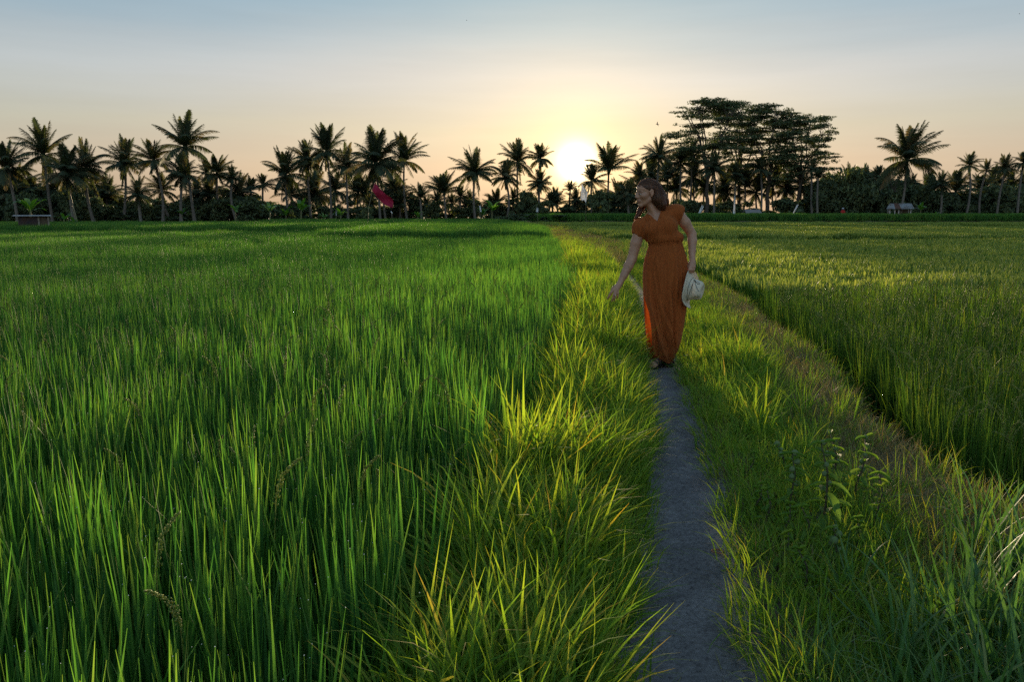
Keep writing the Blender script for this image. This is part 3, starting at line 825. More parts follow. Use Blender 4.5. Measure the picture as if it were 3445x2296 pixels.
def trunk_mesh(top, bow, r0, r1, rng):
    """Curved ringed trunk from the origin to top."""
    n = 26
    s = np.linspace(0, 1, n)
    P = s[:, None] * np.array(top)[None] + np.sin(s * math.pi)[:, None] * np.array([bow[0], bow[1], 0])[None]
    P[0, 2] = -0.3
    r = (r0 + (r1 - r0) * s ** 0.7) * (1 + 0.035 * np.where(np.arange(n) % 2, 1, -1)) + 0.10 * np.exp(-s * 22)
    return MB().add(*tube(P, r, 9)).mesh("palm_trunk", M_PALMBARK)

rngt = np.random.default_rng(21)
PALM_GROUP = "coconut palms along the edge of the rice fields"
def palm(u, v, vtop, ub, dist, var, label=None, group=PALM_GROUP, nuts=True, rz=None, thick=1.0, cscale=None):
    heart = pix(u, v, dist)
    sc = cscale or max((v - vtop) * dist / FPX / 3.05, 0.45)
    xb = pix(ub, v, dist)[0]
    zb = float(ground_z(xb, dist))
    t = empty("coconut_palm", (xb, dist, zb), label, "palm tree", group)
    top = (heart[0] - xb, rngt.normal(0, 0.3), heart[2] - zb)
    tm = trunk_mesh(top, (rngt.normal(0, 0.18), rngt.normal(0, 0.18)), 0.165 * thick, 0.105 * thick, rngt)
    obj("trunk", tm, t)
    c = obj("crown", CROWNS[var % len(CROWNS)], t, top)
    c.rotation_euler = (rngt.normal(0, 0.06), rngt.normal(0, 0.06), rngt.random() * 6.28 if rz is None else rz)
    c.scale = (sc * rngt.uniform(.78, .94), sc * rngt.uniform(.78, .94), sc * rngt.uniform(.92, 1.06))
    if nuts and heart[2] - zb > 4 and rngt.random() < 0.7:
        q = obj("fruit_cluster", NUTS[var % 2], t, top); q.scale = (sc * .8,) * 3
    return t

# heart u, v; crown top v; trunk base u; distance; crown form; label
PALMS = [
 (22, 569, 478, 44, 78, 1, "coconut palm at the far left edge of the treeline with a leaning trunk"),
 (144, 522, 418, 158, 82, 2, "tall thin coconut palm rising behind the dark flat roofed shed"),
 (223, 584, 490, 236, 76, 3, "dense green coconut palm with a stout pale trunk just right of the dark shed"),
 (285, 566, 478, 302, 79, 6, "coconut palm with a straight grey trunk right of the dense green palm near the shed"),
 (420, 553, 467, 400, 84, 0, "coconut palm with drooping crown left of the two tallest left palms"),
 (519, 540, 458, 534, 83, 1, "coconut palm with bare trunk against the pink sky, left of the tallest left palm"),
 (625, 497, 390, 640, 82, 2, "tallest coconut palm of the left treeline with a wide star shaped crown"),
 (618, 590, 520, 600, 78, 3, "coconut palm with shaggy hanging fronds directly below the tallest left palm"),
 (464, 655, 600, 470, 75, 6, "low coconut palm with a fountain of drooping fronds among the left trunks"),
 (731, 584, 514, 740, 88, 1, "coconut palm with two bent top fronds right of the tallest left palm"),
 (778, 600, 555, 790, 86, 0, "coconut palm with rounded crown at the right end of the left cluster"),
 (691, 582, 541, 690, 92, 5, "small crowned coconut palm showing between two larger left palms"),
 (844, 642, 591, 850, 94, 4, "short spiky coconut palm in the low gap right of the left cluster"),
 (891, 622, 595, 895, 98, 5, "small coconut palm beside the short spiky palm in the low gap"),
 (957, 591, 498, 965, 96, 2, "coconut palm with one upright frond left of the red flag cluster"),
 (1036, 545, 478, 1040, 100, 3, "coconut palm with yellowing drooping skirt left of the spiky tall palm"),
 (1100, 514, 419, 1106, 98, 5, "tall spiky coconut palm in the middle of the red flag cluster"),
 (1165, 562, 492, 1166, 97, 6, "coconut palm with arching fronds on a straight trunk between spiky palm and red flag"),
 (1266, 553, 445, 1275, 92, 3, "bushy coconut palm standing directly behind the red flag"),
 (1361, 544, 450, 1366, 100, 7, "lone slender coconut palm with curved bare trunk right of the red flag"),
 (1414, 668, 615, 1416, 94, 4, "small low coconut palm right of the lone slender palm"),
 (1494, 652, 577, 1500, 98, 4, "short coconut palm with one tall upright frond in the middle gap"),
 (1597, 584, 494, 1598, 97, 0, "full round coconut palm left of the two tall palms beside the sun"),
 (1549, 664, 626, 1553, 101, 5, "small shaggy coconut palm below left of the full round palm"),
 (1700, 598, 533, 1704, 99, 6, "coconut palm with dark hanging fronds just left of the large rounded bush"),
 (1741, 547, 472, 1748, 104, 2, "taller thin coconut palm above the large rounded bush left of the sun"),
 (1819, 533, 480, 1818, 102, 1, "tall coconut palm beside the sun glare with a ragged mop head"),
 (1817, 620, 568, 1822, 98, 3, "lower coconut palm under the ragged palm with a frond reaching towards the sun"),
 (1918, 640, 612, 1916, 108, 4, "tiny coconut palm directly under the setting sun"),
 (1867, 664, 632, 1870, 106, 0, "tiny spreading coconut palm left of the setting sun base"),
 (1990, 610, 555, 1996, 100, 5, "glowing coconut palm just right of the sun behind the white flag"),
 (2048, 575, 476, 2047, 100, 4, "coconut palm with upright vase shaped crown on a thin bare trunk right of the sun"),
 (2112, 655, 600, 2120, 97, 6, "low coconut palm with layered flat fronds left of the woman's head"),
 (2152, 595, 543, 2150, 103, 7, "coconut palm right behind the woman's forehead"),
 (2218, 528, 458, 2222, 104, 0, "coconut palm with fan of fronds above the woman's head left of the umbrella trees"),
 (2291, 548, 495, 2296, 108, 5, "dark coconut palm under the left edge of the umbrella trees"),
 (2327, 530, 470, 2325, 112, 7, "narrow dark coconut palm against the umbrella trees' lowest left branches"),
 (2404, 572, 515, 2408, 101, 6, "coconut palm with open star crown in front of the umbrella tree trunks"),
 (2471, 592, 545, 2474, 106, 3, "dark coconut palm between the umbrella tree trunks"),
 (2560, 570, 520, 2566, 107, 1, "coconut palm in the middle of the umbrella tree grove"),
 (2736, 570, 530, 2742, 104, 6, "coconut palm with a long horizontal frond at the right end of the umbrella trees"),
 (2757, 600, 560, 2760, 101, 4, "small coconut palm at the foot of the right umbrella tree"),
 (3053, 540, 412, 3040, 93, 1, "large wind torn coconut palm leaning over the open hut on the right"),
 (3256, 557, 514, 3262, 104, 2, "left coconut palm of the far right cluster, its crown clear of the rest"),
 (3311, 574, 537, 3310, 106, 7, "coconut palm with feathery thin crown in the far right cluster"),
 (3374, 566, 522, 3368, 104, 3, "bushy coconut palm second from the right edge"),
 (3436, 548, 503, 3440, 102, 1, "coconut palm cut by the right edge of the picture"),
 (3167, 625, 577, 3170, 103, 0, "short coconut palm left of the far right cluster"),
 (2958, 598, 554, 2960, 108, 5, "coconut palm poking out of the dark thicket left of the open hut"),
 (3062, 622, 588, 3068, 110, 6, "small coconut palm behind the trunk of the wind torn palm"),
 (2895, 592, 560, 2895, 111, 4, "spiky coconut palm top just above the dark thicket on the right"),
]
for p in PALMS: palm(*p)
# more palms of the dense back rows, which nothing in the photograph tells apart
back = [(-40, 600), (75, 628), (110, 650), (180, 640), (330, 630), (365, 660), (250, 660), (560, 640), (660, 660), (700, 655), (800, 660), (20, 655), (985, 655), (1060, 650),
        (1130, 640), (1200, 645), (1230, 660), (1310, 640), (1340, 665), (2085, 665), (2140, 640), (2190, 610), (2250, 600), (2275, 640), (2340, 600), (2380, 640), (2440, 640), (2510, 630), (2545, 650),
        (2600, 620), (2640, 640), (2690, 630), (3120, 650), (3215, 640), (3290, 640), (3345, 630), (3400, 640), (3450, 630), (2850, 630), (2990, 640)]
for k, (u, v) in enumerate(back):
    d = (88 if u < 900 else 105 if u < 2000 else 115) + rngt.uniform(-2, 6)
    palm(u + rngt.normal(0, 6), v + rngt.normal(0, 6), v - rngt.uniform(55, 80), u + rngt.normal(0, 8), d, int(rngt.integers(0, 8)),
         "dark coconut palm half hidden in the back rows of the grove", "half hidden coconut palms of the back rows", nuts=False)

for k, (u, v) in enumerate([(1255, 690), (1300, 676), (1345, 690), (1385, 684), (1440, 690), (1475, 680), (1522, 684), (1565, 690), (1585, 672), (1640, 690), (1672, 684), (1725, 670), (1845, 684), (1885, 690), (1935, 676), (1962, 690), (2030, 684), (2062, 690), (2090, 678), (2130, 690)]):
    palm(u + rngt.normal(0, 5), v, v - rngt.uniform(28, 50), u + rngt.normal(0, 5), 102 + rngt.uniform(-3, 8), int(rngt.integers(0, 8)),
         "young coconut palm low in the thicket of the middle gap", "young palms in the middle gap", nuts=False)

# ---- broadleaf crowns
def leaf_cloud(rng, centers, radii, n, size, flat=1.0):
    """Leaf sprays spread through ellipsoids; returns verts, quads, attrs."""
    k = rng.choice(len(centers), n, p=np.prod(radii, 1) ** 0.7 / np.sum(np.prod(radii, 1) ** 0.7))
    d = rng.normal(0, 1, (n, 3)); d /= np.linalg.norm(d, axis=1)[:, None]
    r = rng.random(n) ** 0.45
    p = centers[k] + d * r[:, None] * radii[k]
    nrm = rng.normal(0, 1, (n, 3)) * np.array([1, 1, 1.0]) + np.array([0, 0, 1.6 * flat]); nrm /= np.linalg.norm(nrm, axis=1)[:, None]
    a = np.cross(nrm, rng.normal(0, 1, (n, 3))); a /= np.linalg.norm(a, axis=1)[:, None]
    b = np.cross(nrm, a)
    l = size * (0.6 + 0.8 * rng.random((n, 1))); wd = l * 0.42
    V = np.stack([p - a * l, p - b * wd - a * l * .1, p + a * l - nrm * l * 0.3, p + b * wd - a * l * .1], 1).reshape(-1, 3)
    o = np.arange(n) * 4
    return V, np.stack([o, o + 1, o + 2, o + 3], 1), dict(rnd=np.repeat(rng.random(n), 4), along=np.tile([0, .5, 1, .5], n), dry=0.0)

def shrub_mesh(seed, n=1500, size=0.13):
    """Bushy crown about 2 units wide and 2 tall, with twigs."""
    rng = np.random.default_rng(seed); m = 15
    c = np.stack([rng.normal(0, .42, m), rng.normal(0, .42, m), 0.25 + 1.45 * rng.random(m)], 1)
    c[:, :2] *= (1.15 - 0.35 * c[:, 2:3] / 1.7)
    rr = np.stack([rng.uniform(.22, .5, m)] * 2 + [rng.uniform(.18, .42, m)], 1)
    mb = MB(); V, Q, A = leaf_cloud(rng, c, rr, n, size, 0.4); mb.add(V, Q, **A)
    for k in range(9):
        e = c[k]
        v, f = tube([[0, 0, -0.2], e * [0.4, 0.4, 0.5], e], [0.05, 0.03, 0.012], 5, False); mb.add(v, f, rnd=0.0)
    return mb.mesh("shrub", M_BROAD)
SHRUBS = [shrub_mesh(200 + k) for k in range(6)]

def u_at(x, y): return 1722.5 + x / y * FPX
SHRUB_GROUP = "dark leafy shrubs under the palms"
SHRUB_LABEL = "dark leafy shrub in the understory below the palms"
def shrub(u, vtop, width_px, dist, var, label=SHRUB_LABEL, group=SHRUB_GROUP, mat=None):
    top = pix(u, vtop, dist)
    zb = float(ground_z(top[0], dist))
    o = obj("shrub", SHRUBS[var % 6], None, (top[0], dist, zb - 0.1))
    h = max(top[2] - zb, 0.6); wd = width_px * dist / FPX
    o.scale = (wd / 2.0, wd / 2.0, h / 1.95); o.rotation_euler = (0, 0, rngt.random() * 6.28)
    return tag(o, label, "shrub", group)

prof_u = [-60, 0, 100, 250, 400, 480, 560, 640, 760, 860, 980, 1100, 1230, 1340, 1400, 1500, 1640, 1700, 1820, 1900, 2000, 2100, 2300, 2420, 2500, 2620, 2750, 2800, 2900, 3000, 3080, 3130, 3200, 3300, 3445, 3500]
prof_v = [690, 680, 668, 665, 690, 705, 712, 695, 680, 685, 690, 700, 690, 690, 700, 690, 695, 690, 685, 697, 690, 694, 700, 706, 706, 700, 655, 612, 598, 608, 640, 672, 665, 650, 645, 645]
for k, u in enumerate(np.arange(-50, 3500, 34)):
    u = u + rngt.normal(0, 10)
    d = float(np.interp(u, [0, 800, 1000, 1800, 2100, 3445], [84, 88, 102, 104, 107, 108])) + rngt.uniform(-3, 4)
    vt = float(np.interp(u, prof_u, prof_v)) + rngt.uniform(-42, 16)
    shrub(u, vt, rngt.uniform(70, 120), d, int(rngt.integers(0, 6)))
    if u < 880 or u > 2690:
        shrub(u + 20, vt - rngt.uniform(0, 25), rngt.uniform(90, 150), d + 9, int(rngt.integers(0, 6)))
shrub(1765, 616, 92, 99, 1, "large rounded dark bush under the tall palms left of the sun", "rounded bushes near the sun")
shrub(1822, 672, 100, 96, 2, "lower round bush leaning on the large rounded bush left of the sun", "rounded bushes near the sun")
shrub(2014, 634, 78, 99, 3, "rounded dark bush below the glowing palm right of the sun", "rounded bushes near the sun")
shrub(1745, 716, 120, 88, 4, "low green hedge like bush in front of the rounded bushes", "low green bushes at the rice edge")
shrub(1690, 722, 90, 89, 0, "small green bush at the left end of the low bushes", "low green bushes at the rice edge")
shrub(1850, 718, 110, 90, 5, "low bush in the orange glare below the sun", "low green bushes at the rice edge")
shrub(2280, 668, 60, 96, 2, "pale green feathery bush just right of the woman's shoulder", "pale green bushes")
shrub(1232, 692, 34, 90, 3, "small round pale bush left of the red flag pole", "pale green bushes")

def limb(rng, p0, p1, r0, r1, bow, k=7, n=12):
    s = np.linspace(0, 1, n)
    P = p0[None] * (1 - s[:, None]) + p1[None] * s[:, None]
    P[:, 2] += -bow * np.sin(s * math.pi) * 0.0
    hd = p1 - p0
    P[:, 0] = p0[0] + hd[0] * s ** 1.35; P[:, 1] = p0[1] + hd[1] * s ** 1.35; P[:, 2] = p0[2] + hd[2] * s ** 0.85
    P += np.stack([vnoise(s * 4 + rng.random() * 50, s * 0, 40) - .5, vnoise(s * 4 + rng.random() * 50, s * 0, 41) - .5, s * 0], 1) * bow * np.sin(s * math.pi)[:, None]
    return P, tube(P, r0 + (r1 - r0) * s ** 0.8, k, False)

def umbrella_tree(seed, u, vtop, dist, half_px, label, flat_from=0.42, npads=64, lean=0.0):
    """Tall tree with ascending limbs and flat layered foliage."""
    rng = np.random.default_rng(seed)
    top = pix(u, vtop, dist); zb = float(ground_z(top[0], dist)); H = top[2] - zb; RX = half_px * dist / FPX
    t = empty("umbrella_tree", (top[0], dist, zb), label, "tree", "tall umbrella trees with layered crowns")
    tr = MB()
    fork = np.array([lean * 0.3, 0, H * 0.30])
    _, (v, f) = limb(rng, np.array([0, 0, -0.3]), fork, 0.30, 0.22, 0.4, 9); tr.add(v, f)
    limbs = []
    m = 7
    for k in range(m):
        a = k * 6.283 / m + rng.normal(0, .25); rr = RX * rng.uniform(0.35, 0.72)
        e = np.array([math.cos(a) * rr + lean, math.sin(a) * rr * 0.8, H * rng.uniform(0.72, 0.93)])
        P, (v, f) = limb(rng, fork + np.array([0, 0, rng.uniform(-.06, .1) * H]), e, 0.15, 0.05, 0.9); tr.add(v, f); limbs.append(P)
    LP = np.concatenate([P[2:] for P in limbs])
    cs, rs = [], []
    for k in range(npads):
        q = rng.random() ** 0.7
        z = H * (flat_from + (0.985 - flat_from) * q)
        env = RX * min(1.0, 0.55 + 1.1 * (1 - q)) if q > 0.55 else RX * (0.72 + 0.5 * q)
        a = rng.random() * 6.283; rr = env * math.sqrt(rng.random()) * 0.95
        c = np.array([math.cos(a) * rr + lean * q, math.sin(a) * rr * 0.8, z - 0.07 * H * (rr / RX) ** 2])
        pr = rng.choice([0.45, 0.7, 1.0, 1.4]) * rng.uniform(.85, 1.15) * (RX / 5.5) ** 0.5
        cs.append(c); rs.append([pr * rng.uniform(0.9, 1.5), pr, rng.choice([0.10, 0.16, 0.24, 0.36])])
        below = LP[LP[:, 2] < z - 0.3]
        if len(below) == 0: below = LP
        j = np.argmin(np.linalg.norm((below - c) * [1, 1, 0.6], axis=1))
        _, (v, f) = limb(rng, below[j], c - [0, 0, 0.1], 0.05, 0.015, 0.5, 5, 8); tr.add(v, f)
        for q2 in range(3):                                    # twigs fanning inside the pad
            b = rng.random() * 6.28
            e2 = c + np.array([math.cos(b) * pr * .8, math.sin(b) * pr * .8, 0.12])
            v, f = tube([c - [0, 0, .1], (c + e2) / 2, e2], [0.02, 0.015, 0.006], 4, False); tr.add(v, f)
    tr.build("trunk", M_BARK, t)
    mb = MB(); V, Q, A = leaf_cloud(rng, np.array(cs), np.array(rs), npads * 125, 0.145, 1.0); mb.add(V, Q, **A)
    mb.build("crown", M_BROAD, t)
    return t
umbrella_tree(301, 2392, 326, 108, 156, "leftmost and tallest umbrella tree with a broad flat layered crown above the woman", npads=170)
umbrella_tree(302, 2500, 330, 116, 136, "umbrella tree standing behind the tallest one, its top ending in a small pointing branch", npads=110)
umbrella_tree(303, 2600, 346, 110, 132, "middle umbrella tree of the grove with a rounded layered crown", npads=140)
umbrella_tree(304, 2700, 380, 109, 132, "rightmost umbrella tree with crown sloping down to the right", 0.34, npads=160, lean=0.6)

def broad_tree(seed, u, vtop, half_px, dist, label, group="round dark trees in the thicket", sparse=False):
    rng = np.random.default_rng(seed)
    top = pix(u, vtop, dist); zb = float(ground_z(top[0], dist)); H = top[2] - zb; RX = half_px * dist / FPX
    t = empty("broadleaf_tree", (top[0], dist, zb), label, "tree", group)
    m = 26
    c = np.stack([rng.normal(0, RX * .42, m), rng.normal(0, RX * .42, m), H * rng.uniform(0.28, 0.9, m)], 1)
    rr = np.stack([RX * rng.uniform(.22, .42, m)] * 2 + [RX * rng.uniform(.18, .34, m)], 1) * (0.6 if sparse else 1)
    tr = MB(); _, (v, f) = limb(rng, np.array([0, 0, -.3]), np.array([0, 0, H * .55]), 0.16 + H * .006, 0.08, 0.3, 8); tr.add(v, f)
    for k in range(m):
        _, (v, f) = limb(rng, np.array([0, 0, H * rng.uniform(.2, .5)]), c[k], 0.06, 0.015, 0.3, 5, 8); tr.add(v, f)
    tr.build("trunk", M_BARK, t)
    mb = MB(); V, Q, A = leaf_cloud(rng, c, rr, 900 if sparse else 5200, 0.20 if not sparse else .13, 0.4); mb.add(V, Q, **A)
    mb.build("crown", M_BROAD, t)
    return t
broad_tree(401, 2840, 578, 70, 108, "rounded dark broadleaf tree at the left end of the thicket beside the umbrella trees")
broad_tree(402, 2935, 572, 66, 112, "dark broadleaf tree in the middle of the thicket left of the open hut")
broad_tree(403, 2778, 612, 56, 106, "lower dark tree at the foot of the rightmost umbrella tree")
broad_tree(404, 3012, 555, 34, 105, "thin sparse tree with bare twigs beside the wind torn palm", sparse=True)
broad_tree(405, 3000, 628, 60, 112, "dark tree behind the open hut")
broad_tree(406, 3130, 660, 50, 108, "low dark tree right of the banana plant by the hut")
broad_tree(407, 1340, 666, 26, 104, "small rounded distant tree behind the tip of the red flag")
broad_tree(410, 120, 610, 60, 92, "dark broadleaf tree behind the flat roofed shed")
broad_tree(411, 340, 620, 60, 94, "dark broadleaf tree between the pale palm trunks on the left")
broad_tree(412, 3330, 630, 80, 112, "dark tree under the far right palm cluster")

# ---- banana plants
def banana_parts(seed, n=8, bare=False):
    rng = np.random.default_rng(seed); mb = MB()
    for k in range(n):
        az = k * 2.4 + rng.normal(0, .3); L = rng.uniform(1.5, 2.3); W = rng.uniform(.36, .52)
        e0 = R(rng.uniform(45, 86)); dr = R(rng.uniform(30, 110))
        m = 12; s = np.linspace(0, 1, m); el = e0 - dr * s ** 1.6
        hor = np.cumsum(np.cos(el)) * L / m; ver = np.cumsum(np.sin(el)) * L / m
        w = W / 2 * np.clip((s - 0.12) * 5, 0.04, 1) * np.clip((1.02 - s) * 3.2, 0, 1) ** .6
        c = np.stack([hor * math.cos(az), hor * math.sin(az), ver], 1); sd = np.array([-math.sin(az), math.cos(az), 0])
        fold = 0.35 * w
        V = np.stack([c - sd * w[:, None] - np.array([0, 0, 1]) * fold[:, None] * 0.2, c, c + sd * w[:, None] - np.array([0, 0, 1]) * fold[:, None] * .2], 1)
        V[:, 0, 2] += rng.normal(0, .02, m); V[:, 2, 2] += rng.normal(0, .02, m)
        V = V.reshape(-1, 3); i = np.arange(m - 1) * 3
        Q = np.concatenate([np.stack([i, i + 1, i + 4, i + 3], 1), np.stack([i + 1, i + 2, i + 5, i + 4], 1)])
        mb.add(V, Q, rnd=rng.random(), along=np.repeat(s, 3))
    return mb.mesh("banana_leaves", M_BANANA)
BANANAS = [banana_parts(501), banana_parts(502, 6), banana_parts(503, 9)]
STEM = MB().add(*tube([[0, 0, -1.4], [0, 0, -.7], [0.02, 0, 0.0], [.03, 0, .3]], [.12, .10, .08, .05], 9)).mesh("banana_stem", plain_mat("banana_stem", (0.10, 0.11, 0.04), .6, .3, noise=(6, (0.13, 0.09, .05), .4, .7)))
def banana(u, vtop, dist, var, label, group="banana plants at the rice edge", hgt=None):
    top = pix(u, vtop, dist); zb = float(ground_z(top[0], dist)); H = max(top[2] - zb, 1.2)
    s = H / 3.3
    t = empty("banana_plant", (top[0], dist, zb), label, "banana plant", group)
    for nm, me in (("stem", STEM), ("leaf_crown", BANANAS[var % 3])):
        o = obj(nm, me, t, (0, 0, 1.4 * s)); o.scale = (s, s, s); o.rotation_euler = (0, 0, rngt.random() * 6.28)
    return t
for a in [
 (95, 640, 66, 0, "banana plant with one tall upright bright leaf behind the dark shed"),
 (212, 702, 64, 1, "low bright banana plant right of the dark shed"),
 (246, 722, 66, 2, "small banana plant beside the pale stout palm trunk"),
 (610, 690, 78, 2, "broad dark banana plant below the tallest left palm"),
 (790, 672, 80, 0, "banana plant with tall arching leaves at the right end of the left cluster"),
 (905, 660, 86, 1, "bright banana plant in the low gap right of the left cluster"),
 (1010, 655, 88, 2, "bright green banana plant under the palm with the yellowing skirt"),
 (960, 690, 87, 0, "dark banana plant between the two bright ones in the low gap"),
 (1090, 705, 86, 1, "small banana plant under the tall spiky palm"),
 (1145, 690, 86, 2, "banana plant left of the red flag pole"),
 (1655, 660, 92, 2, "banana plant with dark leaves on the sky left of the rounded bush"),
 (1625, 685, 90, 0, "low banana plant beside the one with dark leaves on the sky"),
 (3100, 672, 92, 2, "banana plant with broad torn leaves right of the open hut"),
 (3050, 676, 94, 1, "young banana plant behind the hut roof and palm trunk"),
 (2680, 695, 104, 0, "banana plant with two pale leaves right of the grey thatched roof"),
 (3150, 706, 98, 1, "small banana plant behind the rice right of the hut"),
 (1405, 700, 90, 0, "small banana plant under the small low palm"),
]: banana(*a)
# ------------------------------------------------------------------ the woman
def sd_cone(p, a, b, r1, r2):
    """Distance to a tapered capsule."""
    a = np.asarray(a); b = np.asarray(b); ba = b - a
    t = np.clip(((p - a) @ ba) / (ba @ ba), 0, 1)
    return np.linalg.norm(p - a - t[..., None] * ba, axis=-1) - (r1 + (r2 - r1) * t)

def sd_ell(p, c, r, M=None):
    q = p - np.asarray(c)
    if M is not None: q = q @ np.asarray(M).T
    r = np.asarray(r)
    k0 = np.linalg.norm(q / r, axis=-1); k1 = np.linalg.norm(q / (r * r), axis=-1)
    return k0 * (k0 - 1.0) / np.maximum(k1, 1e-6)

class Vox:
    """Signed-distance volume; primitives are blended into it one by one."""
    def __init__(s, lo, hi, h):
        s.lo = np.asarray(lo, float); s.h = h
        s.n = np.ceil((np.asarray(hi) - s.lo) / h).astype(int) + 1
        s.F = np.full(s.n, 0.2, np.float32)
    def sub(s, lo, hi):
        i0 = np.clip(((np.asarray(lo) - s.lo) / s.h).astype(int), 0, s.n - 1); i1 = np.clip(((np.asarray(hi) - s.lo) / s.h).astype(int) + 2, 1, s.n)
        sl = tuple(slice(a, b) for a, b in zip(i0, i1))
        ax = [s.lo[k] + s.h * np.arange(i0[k], i1[k]) for k in range(3)]
        return sl, np.stack(np.meshgrid(*ax, indexing='ij'), -1)
    def put(s, fn, lo, hi, k=0.015, op='add'):
        m = k + 0.02
        sl, p = s.sub(np.asarray(lo) - m, np.asarray(hi) + m)
        if p.size == 0: return
        d = fn(p).astype(np.float32); F = s.F[sl]
        if op == 'add':
            h = np.clip(0.5 + 0.5 * (F - d) / k, 0, 1); s.F[sl] = F * (1 - h) + d * h - k * h * (1 - h)
        else:
            d = -d; h = np.clip(0.5 - 0.5 * (F - d) / k, 0, 1); s.F[sl] = F * (1 - h) + d * h + k * h * (1 - h)
    def cone(s, a, b, r1, r2, k=0.015, op='add'):
        a = np.asarray(a, float); b = np.asarray(b, float); r = max(r1, r2)
        s.put(lambda p: sd_cone(p, a, b, r1, r2), np.minimum(a, b) - r, np.maximum(a, b) + r, k, op)
    def chain(s, pts, rs, k=0.012):
        for i in range(len(pts) - 1): s.cone(pts[i], pts[i + 1], rs[i], rs[i + 1], k)
    def ell(s, c, r, M=None, k=0.015, op='add'):
        R_ = max(r) if M is not None else np.asarray(r)
        s.put(lambda p: sd_ell(p, c, r, M), np.asarray(c) - R_, np.asarray(c) + R_, k, op)
    def mesh(s, smooth_it=2):
        """Naive surface nets."""
        F = s.F; ins = F < 0
        nx, ny, nz = F.shape
        cnt = np.zeros((nx - 1, ny - 1, nz - 1), np.uint8)
        for dx in (0, 1):
            for dy in (0, 1):
                for dz in (0, 1): cnt += ins[dx:nx - 1 + dx, dy:ny - 1 + dy, dz:nz - 1 + dz]
        act = (cnt > 0) & (cnt < 8)
        I = np.argwhere(act); idx = np.full(act.shape, -1, np.int64); idx[act] = np.arange(len(I))
        acc = np.zeros((len(I), 3)); w = np.zeros(len(I))
        cs = [(a, b, c) for a in (0, 1) for b in (0, 1) for c in (0, 1)]
        val = {c: F[I[:, 0] + c[0], I[:, 1] + c[1], I[:, 2] + c[2]].astype(float) for c in cs}
        for c in cs:
            for ax in range(3):
                if c[ax] == 0:
                    d = list(c); d[ax] = 1; d = tuple(d)
                    x, y = val[c], val[d]; m = (x < 0) != (y < 0)
                    t = np.where(m, x / np.where(m, x - y, 1), 0)
                    pos = np.array(c, float)[None].repeat(len(I), 0); pos[:, ax] = t
                    acc += pos * m[:, None]; w += m
        V = s.lo + s.h * (I + acc / w[:, None])
        faces = []
        for ax in range(3):
            a1, a2 = [(1, 2), (2, 0), (0, 1)][ax]
            sl0 = [slice(None)] * 3; sl1 = [slice(None)] * 3; sl0[ax] = slice(0, -1); sl1[ax] = slice(1, None)
            A, B = ins[tuple(sl0)], ins[tuple(sl1)]
            E = np.argwhere(A != B)
            ok = (E[:, a1] > 0) & (E[:, a2] > 0) & (E[:, a1] < F.shape[a1] - 1) & (E[:, a2] < F.shape[a2] - 1)
            E = E[ok]; fl = A[E[:, 0], E[:, 1], E[:, 2]]
            def ci(o1, o2):
                q = E.copy(); q[:, a1] -= o1; q[:, a2] -= o2
                return idx[q[:, 0], q[:, 1], q[:, 2]]
            q = np.stack([ci(1, 1), ci(0, 1), ci(0, 0), ci(1, 0)], 1)
            q[~fl] = q[~fl][:, ::-1]
            faces.append(q)
        Q = np.concatenate(faces); Q = Q[(Q >= 0).all(1)]
        for _ in range(smooth_it):
            a = np.zeros_like(V); n = np.zeros(len(V))
            for k in range(4):
                i, j = Q[:, k], Q[:, (k + 1) % 4]
                np.add.at(a, i, V[j]); np.add.at(n, i, 1); np.add.at(a, j, V[i]); np.add.at(n, j, 1)
            V = 0.5 * V + 0.5 * a / np.maximum(n, 1)[:, None]
        return V, Q
    def sample(s, p):
        i = np.clip(np.round((p - s.lo) / s.h).astype(int), 1, s.n - 2)
        f = s.F[i[:, 0], i[:, 1], i[:, 2]]
        g = np.stack([s.F[i[:, 0] + 1, i[:, 1], i[:, 2]] - s.F[i[:, 0] - 1, i[:, 1], i[:, 2]], s.F[i[:, 0], i[:, 1] + 1, i[:, 2]] - s.F[i[:, 0], i[:, 1] - 1, i[:, 2]],
                      s.F[i[:, 0], i[:, 1], i[:, 2] + 1] - s.F[i[:, 0], i[:, 1], i[:, 2] - 1]], 1)
        return f, g / (np.linalg.norm(g, axis=1)[:, None] + 1e-9)

WY = 7.0
MPP = WY / FPX
def wp(u, v, d=0.0): return pix(u, v, WY + d)
def project(p):
    q = p - np.array([0, 0, CAM_Z]); cz, sz = math.cos(PITCH), math.sin(PITCH)
    zc = q[..., 1] * cz - q[..., 2] * sz; yc = q[..., 1] * sz + q[..., 2] * cz
    return 1722.5 + FPX * q[..., 0] / zc, 1148.0 - FPX * yc / zc

# skin
def skin_mat():
    m, nt = new_mat("skin")
    out = N(nt, "ShaderNodeOutputMaterial"); pr = N(nt, "ShaderNodeBsdfPrincipled")
    tc = N(nt, "ShaderNodeTexCoord"); n = N(nt, "ShaderNodeTexNoise"); n.inputs['Scale'].default_value = 14; n.inputs['Detail'].default_value = 4
    nt.links.new(tc.outputs['Object'], n.inputs['Vector'])
    c = ramp(nt, [(0.3, (0.26, 0.130, 0.080)), (0.7, (0.335, 0.175, 0.110))], n.outputs['Fac'])
    c = mixc(nt, attr(nt, "lip"), c, (0.24, 0.095, 0.068))
    c = mixc(nt, attr(nt, "brow"), c, (0.035, 0.022, 0.016))
    nt.links.new(c, pr.inputs['Base Color']); pr.inputs['Roughness'].default_value = 0.5
    pr.inputs['Subsurface Weight'].default_value = 0.12; pr.inputs['Subsurface Radius'].default_value = (0.012, 0.005, 0.003); pr.inputs['Subsurface Scale'].default_value = 0.6
    nt.links.new(pr.outputs[0], out.inputs[0]); return m
M_SKIN = skin_mat()
